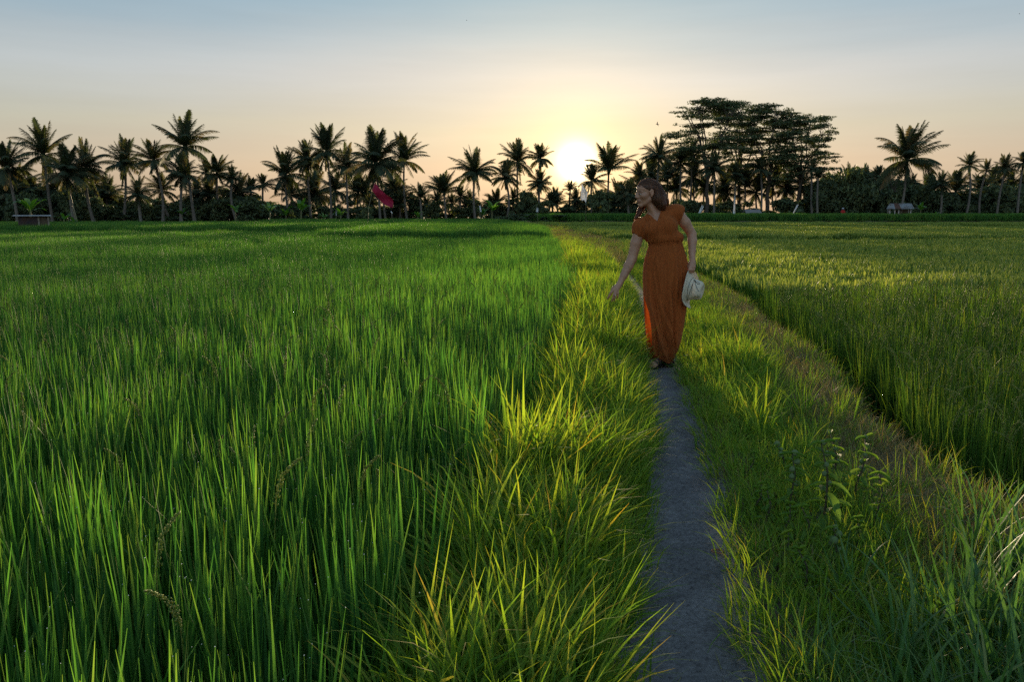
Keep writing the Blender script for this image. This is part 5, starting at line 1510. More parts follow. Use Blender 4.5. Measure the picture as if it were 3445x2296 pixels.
# sandals: sole, toe loop and crossed ankle straps, on both feet
for a_, t_ in ((ankle, toe), (ankL, toeL)):
    fd = (t_ - a_) * [1, 1, 0]; fd /= np.linalg.norm(fd); sd_ = np.array([-fd[1], fd[0], 0]); heel = a_ - fd * 0.045
    c0 = np.array([0, 0, 1.0]); base = np.array([a_[0], a_[1], WZ])
    outl = [(-.075, 0), (-.06, .028), (0.0, .030), (.07, .036), (.13, .042), (.175, .034), (.192, .012), (.192, -.012), (.175, -.030), (.13, -.038), (.07, -.032), (0, -.028), (-.06, -.026)]
    P = np.array([base + fd * x * 1.10 + sd_ * y for x, y in outl]); n_ = len(P)
    V = np.concatenate([P + c0 * 0.001, P + c0 * 0.016, P[:1] * 0 + P.mean(0) + c0 * .001, P[:1] * 0 + P.mean(0) + c0 * .016])
    k = np.arange(n_); k2 = (k + 1) % n_
    mb = MB(); mb.add(V, [np.stack([k, k2, n_ + k2, n_ + k], 1), np.stack([np.full(n_, 2 * n_), k2, k], 1), np.stack([np.full(n_, 2 * n_ + 1), n_ + k, n_ + k2], 1)])
    so = mb.build("sandal", M_SANDAL, woman, False); so.data.transform(Matrix.Translation(Vector(-woff)))
    st_ = MB()
    for (x0, y0, x1, y1, hgt) in ((.005, .034, .06, -.034, .066), (.005, -.034, .06, .034, .066), (.09, .040, .115, -.038, .052), (-.03, .030, -.03, -.030, .10), (.13, .042, .14, -.036, .040)):
        A_ = base + fd * x0 + sd_ * y0 + c0 * .012; B_ = base + fd * x1 + sd_ * y1 + c0 * .012; hgt = hgt * 1.28
        s = np.linspace(0, 1, 13)[:, None]
        path_ = A_ * (1 - s) + B_ * s + c0 * (hgt * np.sin(s * math.pi) ** .55)
        for o in (-.004, .004):
            v, f = tube(path_ + fd * o - woff, .0052, 6); st_.add(v, f)
    obj("strap", st_.mesh("strap", M_SANDAL), so)
# finger ring with a small stone
r0, r1 = ring_at; ax = (r1 - r0) / np.linalg.norm(r1 - r0); cc = r0 + (r1 - r0) * .15
e1 = np.cross(ax, [0, 1, 0]); e1 /= np.linalg.norm(e1); e2 = np.cross(ax, e1)
P = np.array([cc + .0108 * (math.cos(t) * e1 + math.sin(t) * e2) for t in np.linspace(0, 2 * math.pi, 17)]) - woff
mb = MB().add(*tube(P, .0018, 6)); fr = cc - np.array([0, .0125, 0]) - woff
mb.add(*tube([fr + [0, .002, -.004], fr, fr + [0, .002, .004]], [.002, .0048, .002], 6)); mb.build("finger_ring", M_SILVER, woman)

# ---- the straw hat she holds by the brim
M_STRAW = plain_mat("cream_straw", (0.50, 0.45, 0.36), 0.7, 0.25, noise=(70, (0.60, 0.55, 0.45), .35, .65), bump=(260, .5, .0015), trans=(.18, (1.1, 1.0, .8)))
M_CORD = plain_mat("black_cord", (0.015, 0.013, 0.013), 0.7, 0.2)
HC = wp(2320, 972, -0.108)
hx = np.array([0.83, -0.55, -0.15]); hx /= np.linalg.norm(hx)          # crown axis
hz = np.array([0.16, 0, 0.99]); hz = hz - hx * (hz @ hx); hz /= np.linalg.norm(hz); hy = np.cross(hz, hx)
prof = [(0.166, -0.004), (0.160, -0.012), (0.148, -0.016), (0.130, -0.014), (0.112, -0.008), (0.100, -0.002), (0.094, 0.006), (0.091, 0.022), (0.088, 0.045), (0.085, 0.07), (0.081, 0.092), (0.074, 0.106), (0.062, 0.113), (0.045, 0.113), (0.028, 0.109), (0.012, 0.106), (0.003, 0.105)]
m = 72; ths = np.arange(m) * 2 * math.pi / m; V = []
for r, h in prof:
    ov = 1 + 0.0 * ths
    wav = (0.016 * np.sin(2 * ths + .8) + 0.008 * np.sin(3 * ths)) * max(0, (r - .10) / .066) ** 1.5
    flip = 0.050 * np.exp(-((ths - 4.75) / .55) ** 2) * max(0, (r - .11) / .056) ** 1.5       # lower brim bent over
    pinch = -0.022 * np.exp(-((np.mod(ths - 4.3 + math.pi, 2 * math.pi) - math.pi) / .42) ** 2) * np.interp(h, [0.03, .08, .115], [0, 1, .7]) if h > 0 else 0 * ths
    rr = r + pinch
    rz_, ry_ = rr * np.sin(ths) * (1.0 if r < .11 else .98), rr * np.cos(ths) * (.88 if r > .097 else .74)
    V.append(HC + (h + wav + flip)[:, None] * hx + rz_[:, None] * hz + ry_[:, None] * hy)
V = np.concatenate(V); k_ = len(prof)
i, j = np.meshgrid(np.arange(k_ - 1), np.arange(m), indexing='ij'); i, j = i.ravel(), j.ravel(); j2 = (j + 1) % m
HQ2 = np.stack([i * m + j, i * m + j2, (i + 1) * m + j2, (i + 1) * m + j], 1)
hat = obj("straw_hat", make_mesh("straw_hat", V - HC, HQ2, M_STRAW), None, HC)
md = hat.modifiers.new("thickness", 'SOLIDIFY'); md.thickness = 0.0035; md.offset = 0
tag(hat, "cream straw sun hat with a thin black cord bow, held by its brim", "hat")
mb = MB()
for uv in ([(2336, 943), (2332, 952), (2327, 965), (2322, 980), (2317, 996), (2313.5, 1010)], [(2336, 943), (2331, 955), (2328, 970), (2327, 985), (2328, 1002), (2328.5, 1014)],
           [(2336, 943), (2342, 949), (2347, 948), (2352, 952), (2353, 957), (2349, 957), (2343, 952), (2337, 946)], [(2337, 946), (2340, 958), (2344, 968), (2348, 977), (2350, 981)]):
    p_ = surf_path(V, HQ2, uv, 0.0035)
    p_ = [q for q in p_]
    if len(p_) > 2:
        p_ = [q - HC for q in p_]
        mb.add(*tube(p_, .0021, 6))
kn_ = surf_path(V, HQ2, [(2336, 944)], 0.0)
if kn_: c = kn_[0] - HC + [0, -.006, 0]; mb.add(*tube([c + [-.006, 0, .004], c, c + [.007, 0, -.005]], [.003, .006, .003], 8))
ring_ = np.array([HC * 0 + 0.011 * hx + .0955 * (math.sin(t) * hz + .74 * math.cos(t) * hy) for t in np.linspace(0, 2 * math.pi, 49)])
mb.add(*tube(ring_, .0019, 6))
obj("cord_bow", mb.mesh("cord_bow", M_CORD), hat)
# ------------------------------------------------------------------ huts, flags, far figures, small things
M_RUST = plain_mat("rusted_sheet", (0.075, 0.045, 0.035), 0.75, 0.3, noise=(2.2, (0.045, 0.04, 0.045), .4, .62), bump=(20, .3, .01))
M_TIN = plain_mat("weathered_tin", (0.20, 0.21, 0.23), 0.55, 0.5, noise=(1.6, (0.11, 0.085, 0.075), .42, .66), bump=(14, .3, .01))
M_WOOD = plain_mat("grey_wood", (0.14, 0.115, 0.09), 0.85, 0.2, noise=(7, (0.22, 0.19, 0.16), .35, .7), bump=(30, .4, .01))
M_PALEWOOD = plain_mat("pale_post", (0.34, 0.31, 0.28), 0.8, 0.2, noise=(5, (0.24, 0.21, 0.18), .35, .7))
M_DARKIN = plain_mat("bamboo_wall", (0.06, 0.045, 0.03), 0.85, 0.2, noise=(12, (0.10, 0.075, 0.05), .35, .7))
M_THATCH = plain_mat("grey_thatch", (0.16, 0.15, 0.155), 0.95, 0.1, noise=(14, (0.24, 0.22, 0.22), .35, .7), bump=(45, .9, .05))
M_WHITEWALL = plain_mat("pale_wall", (0.40, 0.41, 0.45), 0.85, 0.2, noise=(3, (0.32, 0.33, 0.36), .4, .7))
M_RED = plain_mat("red_cloth", (0.27, 0.020, 0.055), 0.8, 0.15, noise=(6, (0.22, 0.014, 0.04), .4, .65), trans=(.3, (1.1, 1, 1)))
M_WHITE = plain_mat("white_cloth", (0.72, 0.72, 0.74), 0.8, 0.15, noise=(5, (0.62, 0.62, 0.65), .4, .65), trans=(.35, (1, .97, .9)))
M_BAMBOO = plain_mat("bamboo_pole", (0.16, 0.13, 0.075), 0.6, 0.3, noise=(9, (0.22, 0.18, 0.11), .4, .65))

def corrugated(mb, p00, p10, p01, p11, n=40, amp=0.012, thick=0.008):
    """Sheet between four corners (p00 p10 along the ridge, p01 p11 along the eave), ribs running down the slope."""
    p00, p10, p01, p11 = map(np.array, (p00, p10, p01, p11))
    nr = np.cross(p10 - p00, p01 - p00); nr = nr / np.linalg.norm(nr); nr = nr if nr[2] > 0 else -nr
    s = np.linspace(0, 1, n * 2 + 1); off = (amp * np.where(np.arange(n * 2 + 1) % 2, 1, -1))[:, None] * nr
    a = p00 + (p10 - p00) * s[:, None] + off; b = p01 + (p11 - p01) * s[:, None] + off
    V = np.concatenate([a, b, a - nr * thick, b - nr * thick]); k = len(s); i = np.arange(k - 1)
    mb.add(V, [np.stack([i, i + 1, k + i + 1, k + i], 1), np.stack([2 * k + i, 3 * k + i, 3 * k + i + 1, 2 * k + i + 1], 1), np.stack([i, 2 * k + i, 2 * k + i + 1, i + 1], 1), np.stack([k + i, k + i + 1, 3 * k + i + 1, 3 * k + i], 1),
               np.array([[0, k, 3 * k, 2 * k], [k - 1, 3 * k - 1, 4 * k - 1, 2 * k - 1]])])

# dark low shed at the left edge
d = 52.0
x0, x1 = pix(63, 745, d)[0], pix(165, 745, d)[0]
zb = -0.12; zt = pix(100, 722, d)[2]
shed = empty("field_shed", ((x0 + x1) / 2, d, zb), "low dark shed with rusty walls and flat tin roof at the left edge", "shed", rz=0.53)
hw = (x1 - x0) / 2 * .88; H = zt - zb
mb = MB(); n = 24
for face in ((-hw, 0, hw * 0.22, 0), (-hw, 1.4, -hw, 0)):
    xa, ya, xb, yb = face
    s = np.linspace(0, 1, n * 2 + 1); off = 0.012 * np.where(np.arange(n * 2 + 1) % 2, 1, -1)
    dx, dy = xb - xa, yb - ya; L = math.hypot(dx, dy); nx, ny = dy / L, -dx / L
    px, py_ = xa + dx * s + nx * off, ya + dy * s + ny * off
    V = np.concatenate([np.stack([px, py_, 0 * s - 0.2], 1), np.stack([px, py_, 0 * s + H * .9], 1)]); k = len(s); i = np.arange(k - 1)
    mb.add(V, np.stack([i, i + 1, k + i + 1, k + i], 1))
mb.build("wall", M_RUST, shed, False)
MB().add(*box(-hw, hw, 1.36, 1.40, -0.2, H * .9)).build("back_wall", M_RUST, shed, False)
MB().add(*box(hw * 0.40, hw * 0.86, 0.05, 0.085, -0.1, H * .88)).build("door", M_DARKIN, shed, False)
for px in (hw * 0.31, hw * .95):
    MB().add(*box(px - .055, px + .055, -0.02, 0.09, -0.2, H * .9)).build("post", M_WOOD, shed, False)
mb = MB(); corrugated(mb, (-hw - .30, 1.75, H * .98), (hw + .14, 1.75, H * .98), (-hw - .30, -.28, H * .935), (hw + .14, -.28, H * .935), 30)
mb.build("roof", M_TIN, shed, False)

# open hut with a gable roof on the right
d = 91.5
cx = pix(3030, 733, d)[0]; zb = float(ground_z(cx, d)) + 0.02
hut = empty("rest_hut", (cx, d, zb), "small open hut with a tin gable roof and pale posts under the wind torn palm", "hut", rz=-0.36)
ridge = pix(3030, 684, d)[2] - zb; eave = pix(3030, 703, d)[2] - zb
xl, xr = pix(2986, 700, d)[0] - cx, pix(3072, 700, d)[0] - cx
rl, rr = pix(2999, 690, d)[0] - cx, pix(3066, 690, d)[0] - cx
mb = MB()
corrugated(mb, (rl, 1.2, ridge), (rr, 1.2, ridge), (xl, -.35, eave), (xr, -.35, eave), 34)
corrugated(mb, (rl, 1.2, ridge), (rr, 1.2, ridge), (xl, 2.75, eave), (xr, 2.75, eave), 34)
mb.build("roof", M_TIN, hut, False)
mb = MB(); corrugated(mb, (pix(3012, 690, d)[0] - cx, 1.18, ridge + .02), (pix(3026, 690, d)[0] - cx, 1.18, ridge + .02), (pix(3014, 690, d)[0] - cx, -.36, eave + .02), (pix(3033, 690, d)[0] - cx, -.36, eave + .02), 8)
mb.build("roof_patch", plain_mat("rust_patch", (0.13, 0.06, 0.04), .8, .2, noise=(3, (0.09, 0.05, 0.04), .4, .6)), hut, False)
pl, pr_ = xl + .40, xr - .35
for px, py_ in ((pl, 0), (pl + .52, 0), (pl + .92, 0.02), (pr_, 0), (pl, 2.4), (pr_, 2.4)):
    v, f = tube([[px, py_, -.15], [px, py_, eave * .5], [px, py_, eave * .98]], [.075, .07, .07], 8); MB().add(v, f).build("post", M_PALEWOOD, hut)
MB().add(*box(pl + .95, pr_ - .05, 2.30, 2.36, 0.05, eave * .97)).build("back_wall", M_DARKIN, hut, False)
MB().add(*box(pl + .1, pl + .48, 0.1, 0.9, 0.22, 0.30)).build("bench", M_PALEWOOD, hut, False)
MB().add(*box(pl - .02, pr_ + .02, 0.06, 2.28, 0.10, 0.16)).build("floor_deck", M_WOOD, hut, False)

# grey thatched roof behind the raised rice
d = 101.0
ga, gb = pix(2506, 706, d), pix(2563, 719, d); zt = pix(2534, 705, d)[2]; zb = float(ground_z(ga[0], d))
th = empty("thatched_shelter", ((ga[0] + gb[0]) / 2, d, zb), "low shelter with a grey thatched roof showing above the raised rice", "shelter")
hw = (gb[0] - ga[0]) / 2; rz_, ez_ = zt - zb, max(zt - zb - .55, .6)
prof2 = [(-hw, -.5, ez_), (hw, -.5, ez_), (hw * .86, .5, rz_), (-hw * .86, .5, rz_), (-hw, 1.5, ez_), (hw, 1.5, ez_)]
V = np.array([p for p in prof2] + [(x, y, z - .12) for x, y, z in prof2])
MB().add(V, [np.array([[0, 1, 2, 3], [3, 2, 5, 4], [6, 9, 8, 7], [9, 10, 11, 8], [0, 6, 7, 1], [4, 5, 11, 10], [0, 3, 9, 6], [3, 4, 10, 9], [1, 7, 8, 2], [2, 8, 11, 5]])]).build("roof", M_THATCH, th, False)
for px in (-hw * .8, hw * .8):
    for py_ in (-.3, 1.3): MB().add(*tube([[px, py_, -.1], [px, py_, ez_ - .13]], [.05, .05], 7)).build("post", M_WOOD, th)

# pale house half hidden behind the left bananas
d = 95.0
a0, a1 = pix(585, 725, d), pix(652, 725, d); zb = float(ground_z(a0[0], d)); zr, ze = pix(610, 704, d)[2] - zb, pix(610, 716, d)[2] - zb
hs = empty("small_house", ((a0[0] + a1[0]) / 2, d, zb), "small pale bluish house half hidden behind bananas below the tallest left palm", "house")
hw = (a1[0] - a0[0]) / 2
V = np.array([(-hw, 0, -.1), (hw, 0, -.1), (hw, 3, -.1), (-hw, 3, -.1), (-hw, 0, ze), (hw, 0, ze), (hw, 3, ze), (-hw, 3, ze), (-hw, 1.5, zr - .05), (hw, 1.5, zr - .05)], float)
MB().add(V, [np.array([[0, 1, 5, 4], [2, 3, 7, 6], [3, 0, 4, 7], [1, 2, 6, 5]]), np.array([[4, 8, 7], [5, 6, 9]])]).build("wall", M_WHITEWALL, hs, False)
mb = MB(); corrugated(mb, (-hw - .2, 1.5, zr), (hw + .2, 1.5, zr), (-hw - .2, -.3, ze - .02), (hw + .2, -.3, ze - .02), 24); corrugated(mb, (-hw - .2, 1.5, zr), (hw + .2, 1.5, zr), (-hw - .2, 3.3, ze - .02), (hw + .2, 3.3, ze - .02), 24)
mb.build("roof", plain_mat("pale_tin_roof", (0.36, 0.38, 0.44), .5, .5, noise=(2, (0.28, 0.29, 0.33), .4, .65)), hs, False)
MB().add(*box(-hw * .3, hw * .1, -.03, -.005, -.05, ze * .8)).build("door", M_DARKIN, hs, False)

# ---- flags: cloth hung from leaning bamboo poles
def cloth_sheet(outline_top, outline_bot, d, n=14, m=8, wave=0.12, seed=0):
    """A wavy strip between two pixel polylines at distance d, 4 mm thick."""
    s = np.linspace(0, 1, n)
    def poly(pl):
        pl = np.array(pl, float); t = np.linspace(0, 1, len(pl)); return np.stack([np.interp(s, t, pl[:, 0]), np.interp(s, t, pl[:, 1])], 1)
    A, B = poly(outline_top), poly(outline_bot); V = []
    for i in range(n):
        for j in range(m):
            q = A[i] * (1 - j / (m - 1)) + B[i] * j / (m - 1)
            V.append(pix(q[0], q[1], d + wave * (math.sin(s[i] * 7 + j * .5 + seed) + .5 * math.sin(s[i] * 13 + seed * 2))))
    V = np.array(V); th_ = np.array([0, 0.006, 0]); nn = len(V)
    i, j = np.meshgrid(np.arange(n - 1), np.arange(m - 1), indexing='ij'); a = (i * m + j).ravel()
    Q = np.stack([a, a + 1, a + m + 1, a + m], 1)
    rim = [k for k in range(m)] + [k * m + m - 1 for k in range(1, n)] + [(n - 1) * m + k for k in range(m - 2, -1, -1)] + [k * m for k in range(n - 2, 0, -1)]
    E = np.array([[rim[k], rim[(k + 1) % len(rim)], rim[(k + 1) % len(rim)] + nn, rim[k] + nn] for k in range(len(rim))])
    return np.concatenate([V, V + th_]), [Q, Q[:, ::-1] + nn, E]

def flag(name_label, d, pole, top, bot, mat, wave=0.1, seed=0, group="cloth flags on poles in the rice fields", r=0.022):
    base = pix(*pole[0], d); zb = float(ground_z(base[0], d)); tip = pix(*pole[-1], d)
    base = np.array([base[0], d, zb]); t = empty("field_flag", base, name_label, "flag", group)
    P = [base - [0, 0, .2]] + [pix(u, v, d) for u, v in pole[1:]]
    obj("pole", MB().add(*tube([p - base for p in P], np.linspace(r, r * .5, len(P)), 6)).mesh("pole", M_BAMBOO), t)
    V, Q = cloth_sheet(top, bot, d, wave=wave, seed=seed)
    obj("cloth", make_mesh("cloth", V - base, Q, mat), t)
    return t
flag("big red flag drooping from a leaning thin pole before the palms", 60, [(1233, 735), (1240, 700), (1250, 655), (1262, 611)],
     [(1259, 614), (1268, 622), (1282, 640), (1300, 655), (1318, 666), (1324, 680)], [(1251, 642), (1262, 655), (1275, 672), (1290, 686), (1305, 694), (1320, 700)], M_RED, 0.14, 1)
flag("white ragged flag hanging in front of the glowing palm right of the sun", 82, [(1972, 735), (1970, 650), (1971, 560)],
     [(1957, 616), (1964, 628), (1973, 640), (1977, 648)], [(1953, 668), (1958, 676), (1965, 672), (1971, 684)], M_WHITE, 0.08, 2)
flag("small white cloth on a stick under the large rounded bush", 88, [(1808, 735), (1809, 698)], [(1806, 698), (1811, 699)], [(1803, 712), (1810, 714)], M_WHITE, .03, 3)
flag("white flag bent like a wave right of the woman's shoulder", 93, [(2352, 735), (2358, 710), (2367, 686)], [(2361, 690), (2366, 689), (2367, 697)], [(2348, 720), (2352, 720), (2357, 720)], M_WHITE, .06, 4)
flag("tall narrow white banner hanging straight in front of the umbrella trees", 93, [(2474, 735), (2474, 700), (2473, 655)], [(2470.5, 660), (2472, 658), (2473.5, 662)], [(2466, 720), (2470, 720), (2475, 720)], M_WHITE, .05, 5)
flag("slanting white strip of cloth near the right umbrella tree", 93, [(2664, 735), (2676, 706), (2687, 686)], [(2680, 690), (2685, 687), (2687, 690)], [(2665, 722), (2667, 723), (2669, 722)], M_WHITE, .04, 6)
flag("white rag on a short stick left of the low green bushes", 88, [(1618, 735), (1612, 690)], [(1611, 692), (1616, 690)], [(1615, 712), (1620, 714)], M_WHITE, .03, 7)
flag("tiny white rag on a stick below the tip of the red flag", 88, [(1322, 735), (1316, 710)], [(1313, 711), (1317, 710)], [(1319, 718), (1322, 717)], M_WHITE, .02, 8)
flag("tiny bluish rag on a stick left of the red flag", 86, [(1131, 735), (1131, 708)], [(1129, 712), (1133, 712)], [(1129, 725), (1133, 725)], M_WHITEWALL, .02, 9)

# two bamboo poles leaning against the pale palm trunk at the left
for k, (ua, va, ub, lab) in enumerate(((237, 655, 266, "bamboo pole leaning on the stout pale palm trunk"), (241, 690, 262, "shorter bamboo pole leaning beside the longer one on the pale trunk"))):
    d = 74.5 + .2 * k; a_, b_ = pix(ua, va, d + 1.2), pix(ub, 752, d); b_[2] = ground_z(b_[0], d) - .1
    o = obj("bamboo_pole", MB().add(*tube([b_, (a_ + b_) / 2 + [0, 0, -.05], a_], [.04, .035, .03], 6)).mesh("bamboo_pole", M_BAMBOO))
    tag(o, lab, "pole", "bamboo poles on the pale trunk")

# a farmer in red bending in the raised rice
d = 100.5; hd = pix(2836, 703, d); zb = float(ground_z(hd[0], d))
fx = Vox((hd[0] - .45, d - .4, zb - .05), (hd[0] + .45, d + .4, hd[2] + .15), 0.02)
O = np.array([hd[0], d, 0.]); zt = hd[2]; hip = O + [0.02, .05, zb + (zt - zb) * .52]
fx.ell(O + [0, 0, zt - .02], (.085, .095, .115), None, .03); fx.cone(O + [0, .0, zt - .12], O + [.0, .02, zt - .2], .055, .06, .03)
fx.cone(O + [-.0, .02, zt - .28], hip, .15, .14, .06)
for s_ in (1, -1):
    sh_ = O + [s_ * .18, .0, zt - .25]; el_ = O + [s_ * .25, -.1, zt - .52]; wr_ = O + [s_ * .16, -.32, zt - .66]
    fx.chain([sh_, el_, wr_, wr_ + [0, -.09, -.03]], [.06, .045, .035, .03], .03)
    kn_ = hip * [1, 1, 0] + [s_ * .1, -.04, zb + (zt - zb) * .27]; fx.chain([hip + [s_ * .08, 0, 0], kn_, kn_ * [1, 1, 0] + [0, .03, zb + .06], kn_ * [1, 1, 0] + [0, -.15, zb + .03]], [.095, .065, .045, .035], .03)
FV, FQ = fx.mesh(1)
fm = empty("person", (hd[0], d, zb), "far off farmer in a red shirt standing behind the raised rice", "person")
obj("body", make_mesh("body", FV - [hd[0], d, zb], FQ, plain_mat("far_skin", (.12, .07, .05), .6, .3)), fm)
sx = Vox((hd[0] - .4, d - .4, zb + .3), (hd[0] + .4, d + .4, zt - .1), .02)
sx.cone(O + [0, .02, zt - .28], hip + [0, 0, .03], .172, .165, .05)
for s_ in (1, -1): sx.cone(O + [s_ * .15, .01, zt - .25], O + [s_ * .23, -.07, zt - .44], .08, .07, .04)
SV2, SQ2 = sx.mesh(1); obj("shirt", make_mesh("shirt", SV2 - [hd[0], d, zb], SQ2, plain_mat("red_shirt", (.36, .02, .02), .8, .2)), fm)
hv = MB(); nn = 16
prf = [(.20, -.01), (.12, .03), (.09, .07), (.075, .12), (.02, .135)]
a = np.arange(nn) * 2 * math.pi / nn
V = np.concatenate([np.stack([r_ * np.cos(a), r_ * np.sin(a), 0 * a + z_], 1) for r_, z_ in prf]); i, j = np.meshgrid(np.arange(len(prf) - 1), np.arange(nn), indexing='ij'); i, j = i.ravel(), j.ravel(); j2 = (j + 1) % nn
hv.add(V + [0, 0, zt - zb + .02], np.stack([i * nn + j, i * nn + j2, (i + 1) * nn + j2, (i + 1) * nn + j], 1)); hv.build("hat", M_WHITEWALL, fm)

# birds far above the fields
def bird(u, v, d, span, label, bank_=0.3):
    c = pix(u, v, d); mb = MB()
    mb.add(*tube([[0, .32 * span, .01], [0, .18 * span, 0], [0, -.05 * span, 0], [0, -.2 * span, 0.0], [0, -.3 * span, 0]], np.array([.006, .05, .06, .035, .01]) * span, 7))
    for s_ in (1, -1):
        pts = np.array([[0, .1, 0], [.16, .12, .10], [.34, .04, .13], [.5, -.08, .08]]) * span * [s_, 1, 1]
        ch = np.array([.16, .15, .10, .015]) * span
        V = np.concatenate([pts, pts - np.stack([0 * ch, ch, 0 * ch], 1), pts - [0, 0, .012 * span], pts - np.stack([0 * ch, ch, 0 * ch + .012 * span], 1)])
        k = np.arange(3); mb.add(V, [np.stack([k, k + 1, 5 + k, 4 + k], 1), np.stack([8 + k, 12 + k, 13 + k, 9 + k], 1), np.stack([k, 8 + k, 9 + k, k + 1], 1), np.stack([4 + k, 5 + k, 13 + k, 12 + k], 1)])
    o = mb.build("bird", plain_mat("dark_feather", (.03, .028, .026), .7, .2)); o.location = c; o.rotation_euler = (0.1, bank_, 1.2)
    tag(o, label, "bird", "birds in the evening sky"); return o
bird(2212, 418, 60, .45, "small dark bird flying left of the umbrella trees", .7)
bird(1570, 68, 45, .12, "tiny bird high in the sky above the middle")
bird(3430, 46, 45, .12, "tiny bird at the top right corner of the sky")

# ---- weeds and small things in the foreground
M_WEED = leaf_mat("weed_leaf", [(0.0, (0.075, 0.16, 0.035)), (0.6, (0.12, 0.22, 0.042)), (1.0, (0.18, 0.26, 0.045))], trans=.55, rough=.6, spec=.15, inst=.3)
M_STALK = plain_mat("weed_stalk", (0.05, 0.04, 0.025), .7, .2)
M_BUR = plain_mat("green_bur", (0.07, 0.11, 0.045), .9, .15, noise=(160, (0.12, 0.16, 0.07), .4, .6))
def weed(x, y, h, seed, label, burs=True, tiltx=0.0):
    rng = np.random.default_rng(seed); z = float(ground_z(x, y)); t = empty("leafy_weed", (x, y, z), label, "weed", "leafy weeds beside the path"); h *= .62
    P = np.array([[0, 0, -.02], [.02, .01, h * .35], [.03 + tiltx * .5, .0, h * .7], [.02 + tiltx, .02, h]])
    mbs = MB().add(*tube(P, [.0055, .0045, .0035, .002], 6)); mbl = MB(); mbb = MB()
    for k in range(9):
        s = 0.12 + .88 * k / 8; c = np.array([np.interp(s, [0, .35, .7, 1], P[:, q]) for q in range(3)])
        az = k * 1.571 + rng.normal(0, .5)
        for dz in (0, math.pi):
            L = h * (.36 - .18 * s) * rng.uniform(.8, 1.2); W = L * .36; a = az + dz; el = rng.uniform(.1, 1.0)
            m = 7; q = np.linspace(0, 1, m); hor = q * L * math.cos(el); ver = q * L * math.sin(el) - rng.uniform(.35, .9) * L * q ** 2
            cc = c + np.stack([hor * math.cos(a), hor * math.sin(a), ver], 1); sd = np.array([-math.sin(a), math.cos(a), 0]); w_ = W / 2 * np.sin(np.clip(q * .93 + .05, 0, 1) * math.pi) ** .8 * (1 + .12 * np.where(np.arange(m) % 2, 1, -1))
            V = np.stack([cc - sd * w_[:, None] + [0, 0, .01], cc, cc + sd * w_[:, None] + [0, 0, .01]], 1).reshape(-1, 3); i = np.arange(m - 1) * 3
            mbl.add(V, np.concatenate([np.stack([i, i + 1, i + 4, i + 3], 1), np.stack([i + 1, i + 2, i + 5, i + 4], 1)]), rnd=rng.random(), along=np.repeat(q, 3), dry=0)
        if burs and k > 3:
            r = .013 * rng.uniform(.7, 1.25); o = c + [r * math.cos(az + .8), r * math.sin(az + .8), .005]
            zz = np.linspace(-.97, .97, 7); v, f = tube(o + np.stack([0 * zz, 0 * zz, zz * r], 1), r * np.sqrt(1 - zz ** 2), 9); mbb.add(v, f)
    obj("stalk", mbs.mesh("stalk", M_STALK), t); obj("leaf_whorl", mbl.mesh("leaf_whorl", M_WEED), t)
    if burs and mbb.n: obj("seed_head", mbb.mesh("seed_head", M_BUR), t)
    return t
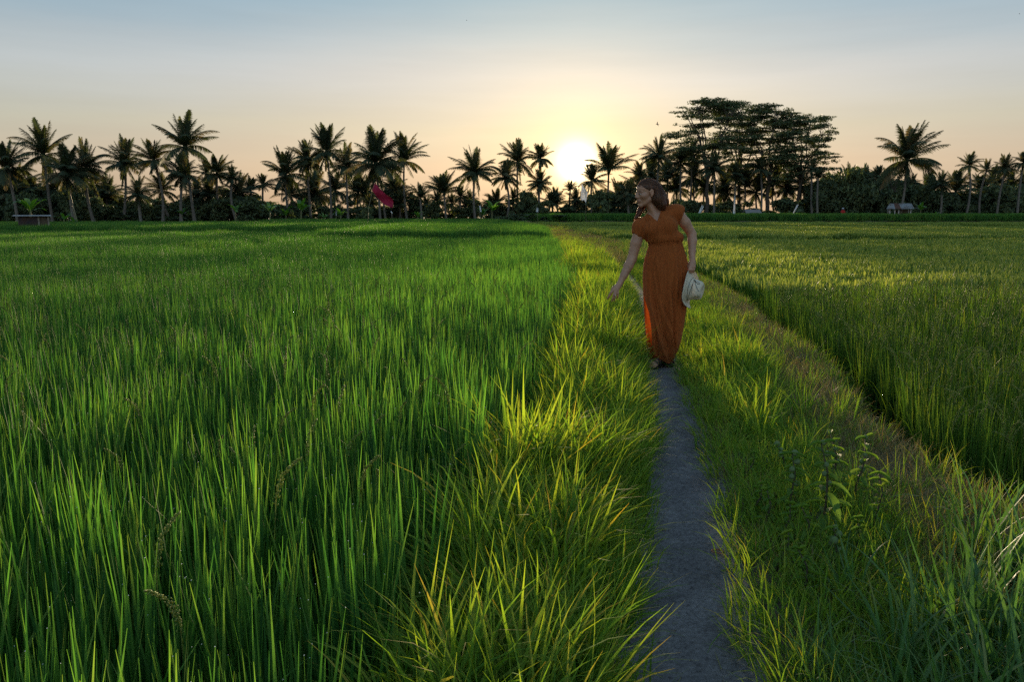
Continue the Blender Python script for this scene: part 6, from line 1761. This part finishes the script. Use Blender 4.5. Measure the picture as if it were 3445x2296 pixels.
for k, (u, v, h, burs, lab) in enumerate([
    (2755, 1860, .60, True, "tallest leafy weed with round green seed heads right of the path"),
    (2640, 1800, .46, True, "leafy weed with dark stalk and seed heads nearer the path than the tallest one"),
    (2860, 1760, .52, True, "leafy weed with serrated leaves on the outer side of the tallest one"),
    (2790, 1720, .50, True, "leafy weed standing behind the tallest one"),
    (2560, 1850, .30, False, "low bushy weed at the edge of the dirt path"),
    (2610, 1900, .28, False, "dark low weed just in front of the bushy one at the path edge"),
    (2700, 1930, .32, False, "short weed in front of the tall weeds with seed heads"),
    (2930, 1850, .40, False, "weed amid long grass right of the tall weeds"),
    (2600, 2010, .24, False, "low leafy weed near the path edge below the dark low weed"),
    (2690, 2080, .26, False, "leafy weed sunk in the long grass at the lower right, closest to the camera"),
    (2780, 1990, .28, True, "weed with seed heads between the long grass and the tallest weed"),
    (2500, 1660, .22, False, "small leafy weed by the path, far above the low bushy one"),
    (2620, 1640, .26, True, "weed with seed heads standing farthest up the right bank"),
    (2860, 1930, .26, False, "spreading leafy weed under the long grass right of the seed heads"),
    (2520, 1790, .24, False, "yellowish small weed at the path edge above the low bushy one")]):
    lo, hi = 2.0, 12.0
    for _ in range(40):
        m_ = (lo + hi) / 2
        if pix(u, v, m_)[2] < 0.0: hi = m_
        else: lo = m_
    p_ = pix(u, v, lo); weed(p_[0], p_[1], h, 700 + k, lab, burs, .03 * ((k % 3) - 1))

def on_path(u, v):
    lo, hi = 1.5, 20.0
    for _ in range(40):
        m_ = (lo + hi) / 2
        if pix(u, v, m_)[2] < -0.02: hi = m_
        else: lo = m_
    p_ = pix(u, v, lo); return np.array([p_[0], p_[1], float(ground_z(p_[0], p_[1])) + .012])
# curled dry leaf ring lying on the dirt
c = on_path(2414, 1893); t_ = np.linspace(0, 5.9, 20)
o = obj("curled_leaf", MB().add(*tube(np.stack([.026 * np.cos(t_), .017 * np.sin(t_), .004 + .006 * np.sin(t_ * .5)], 1), np.linspace(.0035, .002, 20), 6)).mesh("curled_leaf", plain_mat("orange_dry_leaf", (.34, .13, .05), .6, .3, noise=(60, (.22, .09, .04), .4, .6))), None, c)
tag(o, "orange dry leaf curled into a ring on the right edge of the dirt path", "dry leaf")
# loose straw and grass bits on the path
rs = np.random.default_rng(31); n = 190
yy = 1.6 + 5.6 * rs.random(n) ** 1.3; sd = rs.choice([-1, 1], n); xx = path_c(yy) + sd * (PATH_HW + .03) * np.clip(rs.random(n) ** .45, 0, 1.0)
base = np.stack([xx, yy, ground_z(xx, yy) + .010], 1)
V, Q, A = blades(rs, base, .02 + .07 * rs.random(n) ** 2, .0016 + .0018 * rs.random(n), rs.random(n) * 6.28, 1.35 + .25 * rs.random(n), rs.normal(0, .35, n), 4)
V[:, 2] = np.maximum(V[:, 2], ground_z(V[:, 0], V[:, 1]) + .009)
litter = obj("straw_litter", MB().add(V, Q, **A).mesh("straw_litter", M_DRY)); tag(litter, "bits of dry straw and grass lying on the dirt path", "straw", kind="stuff")
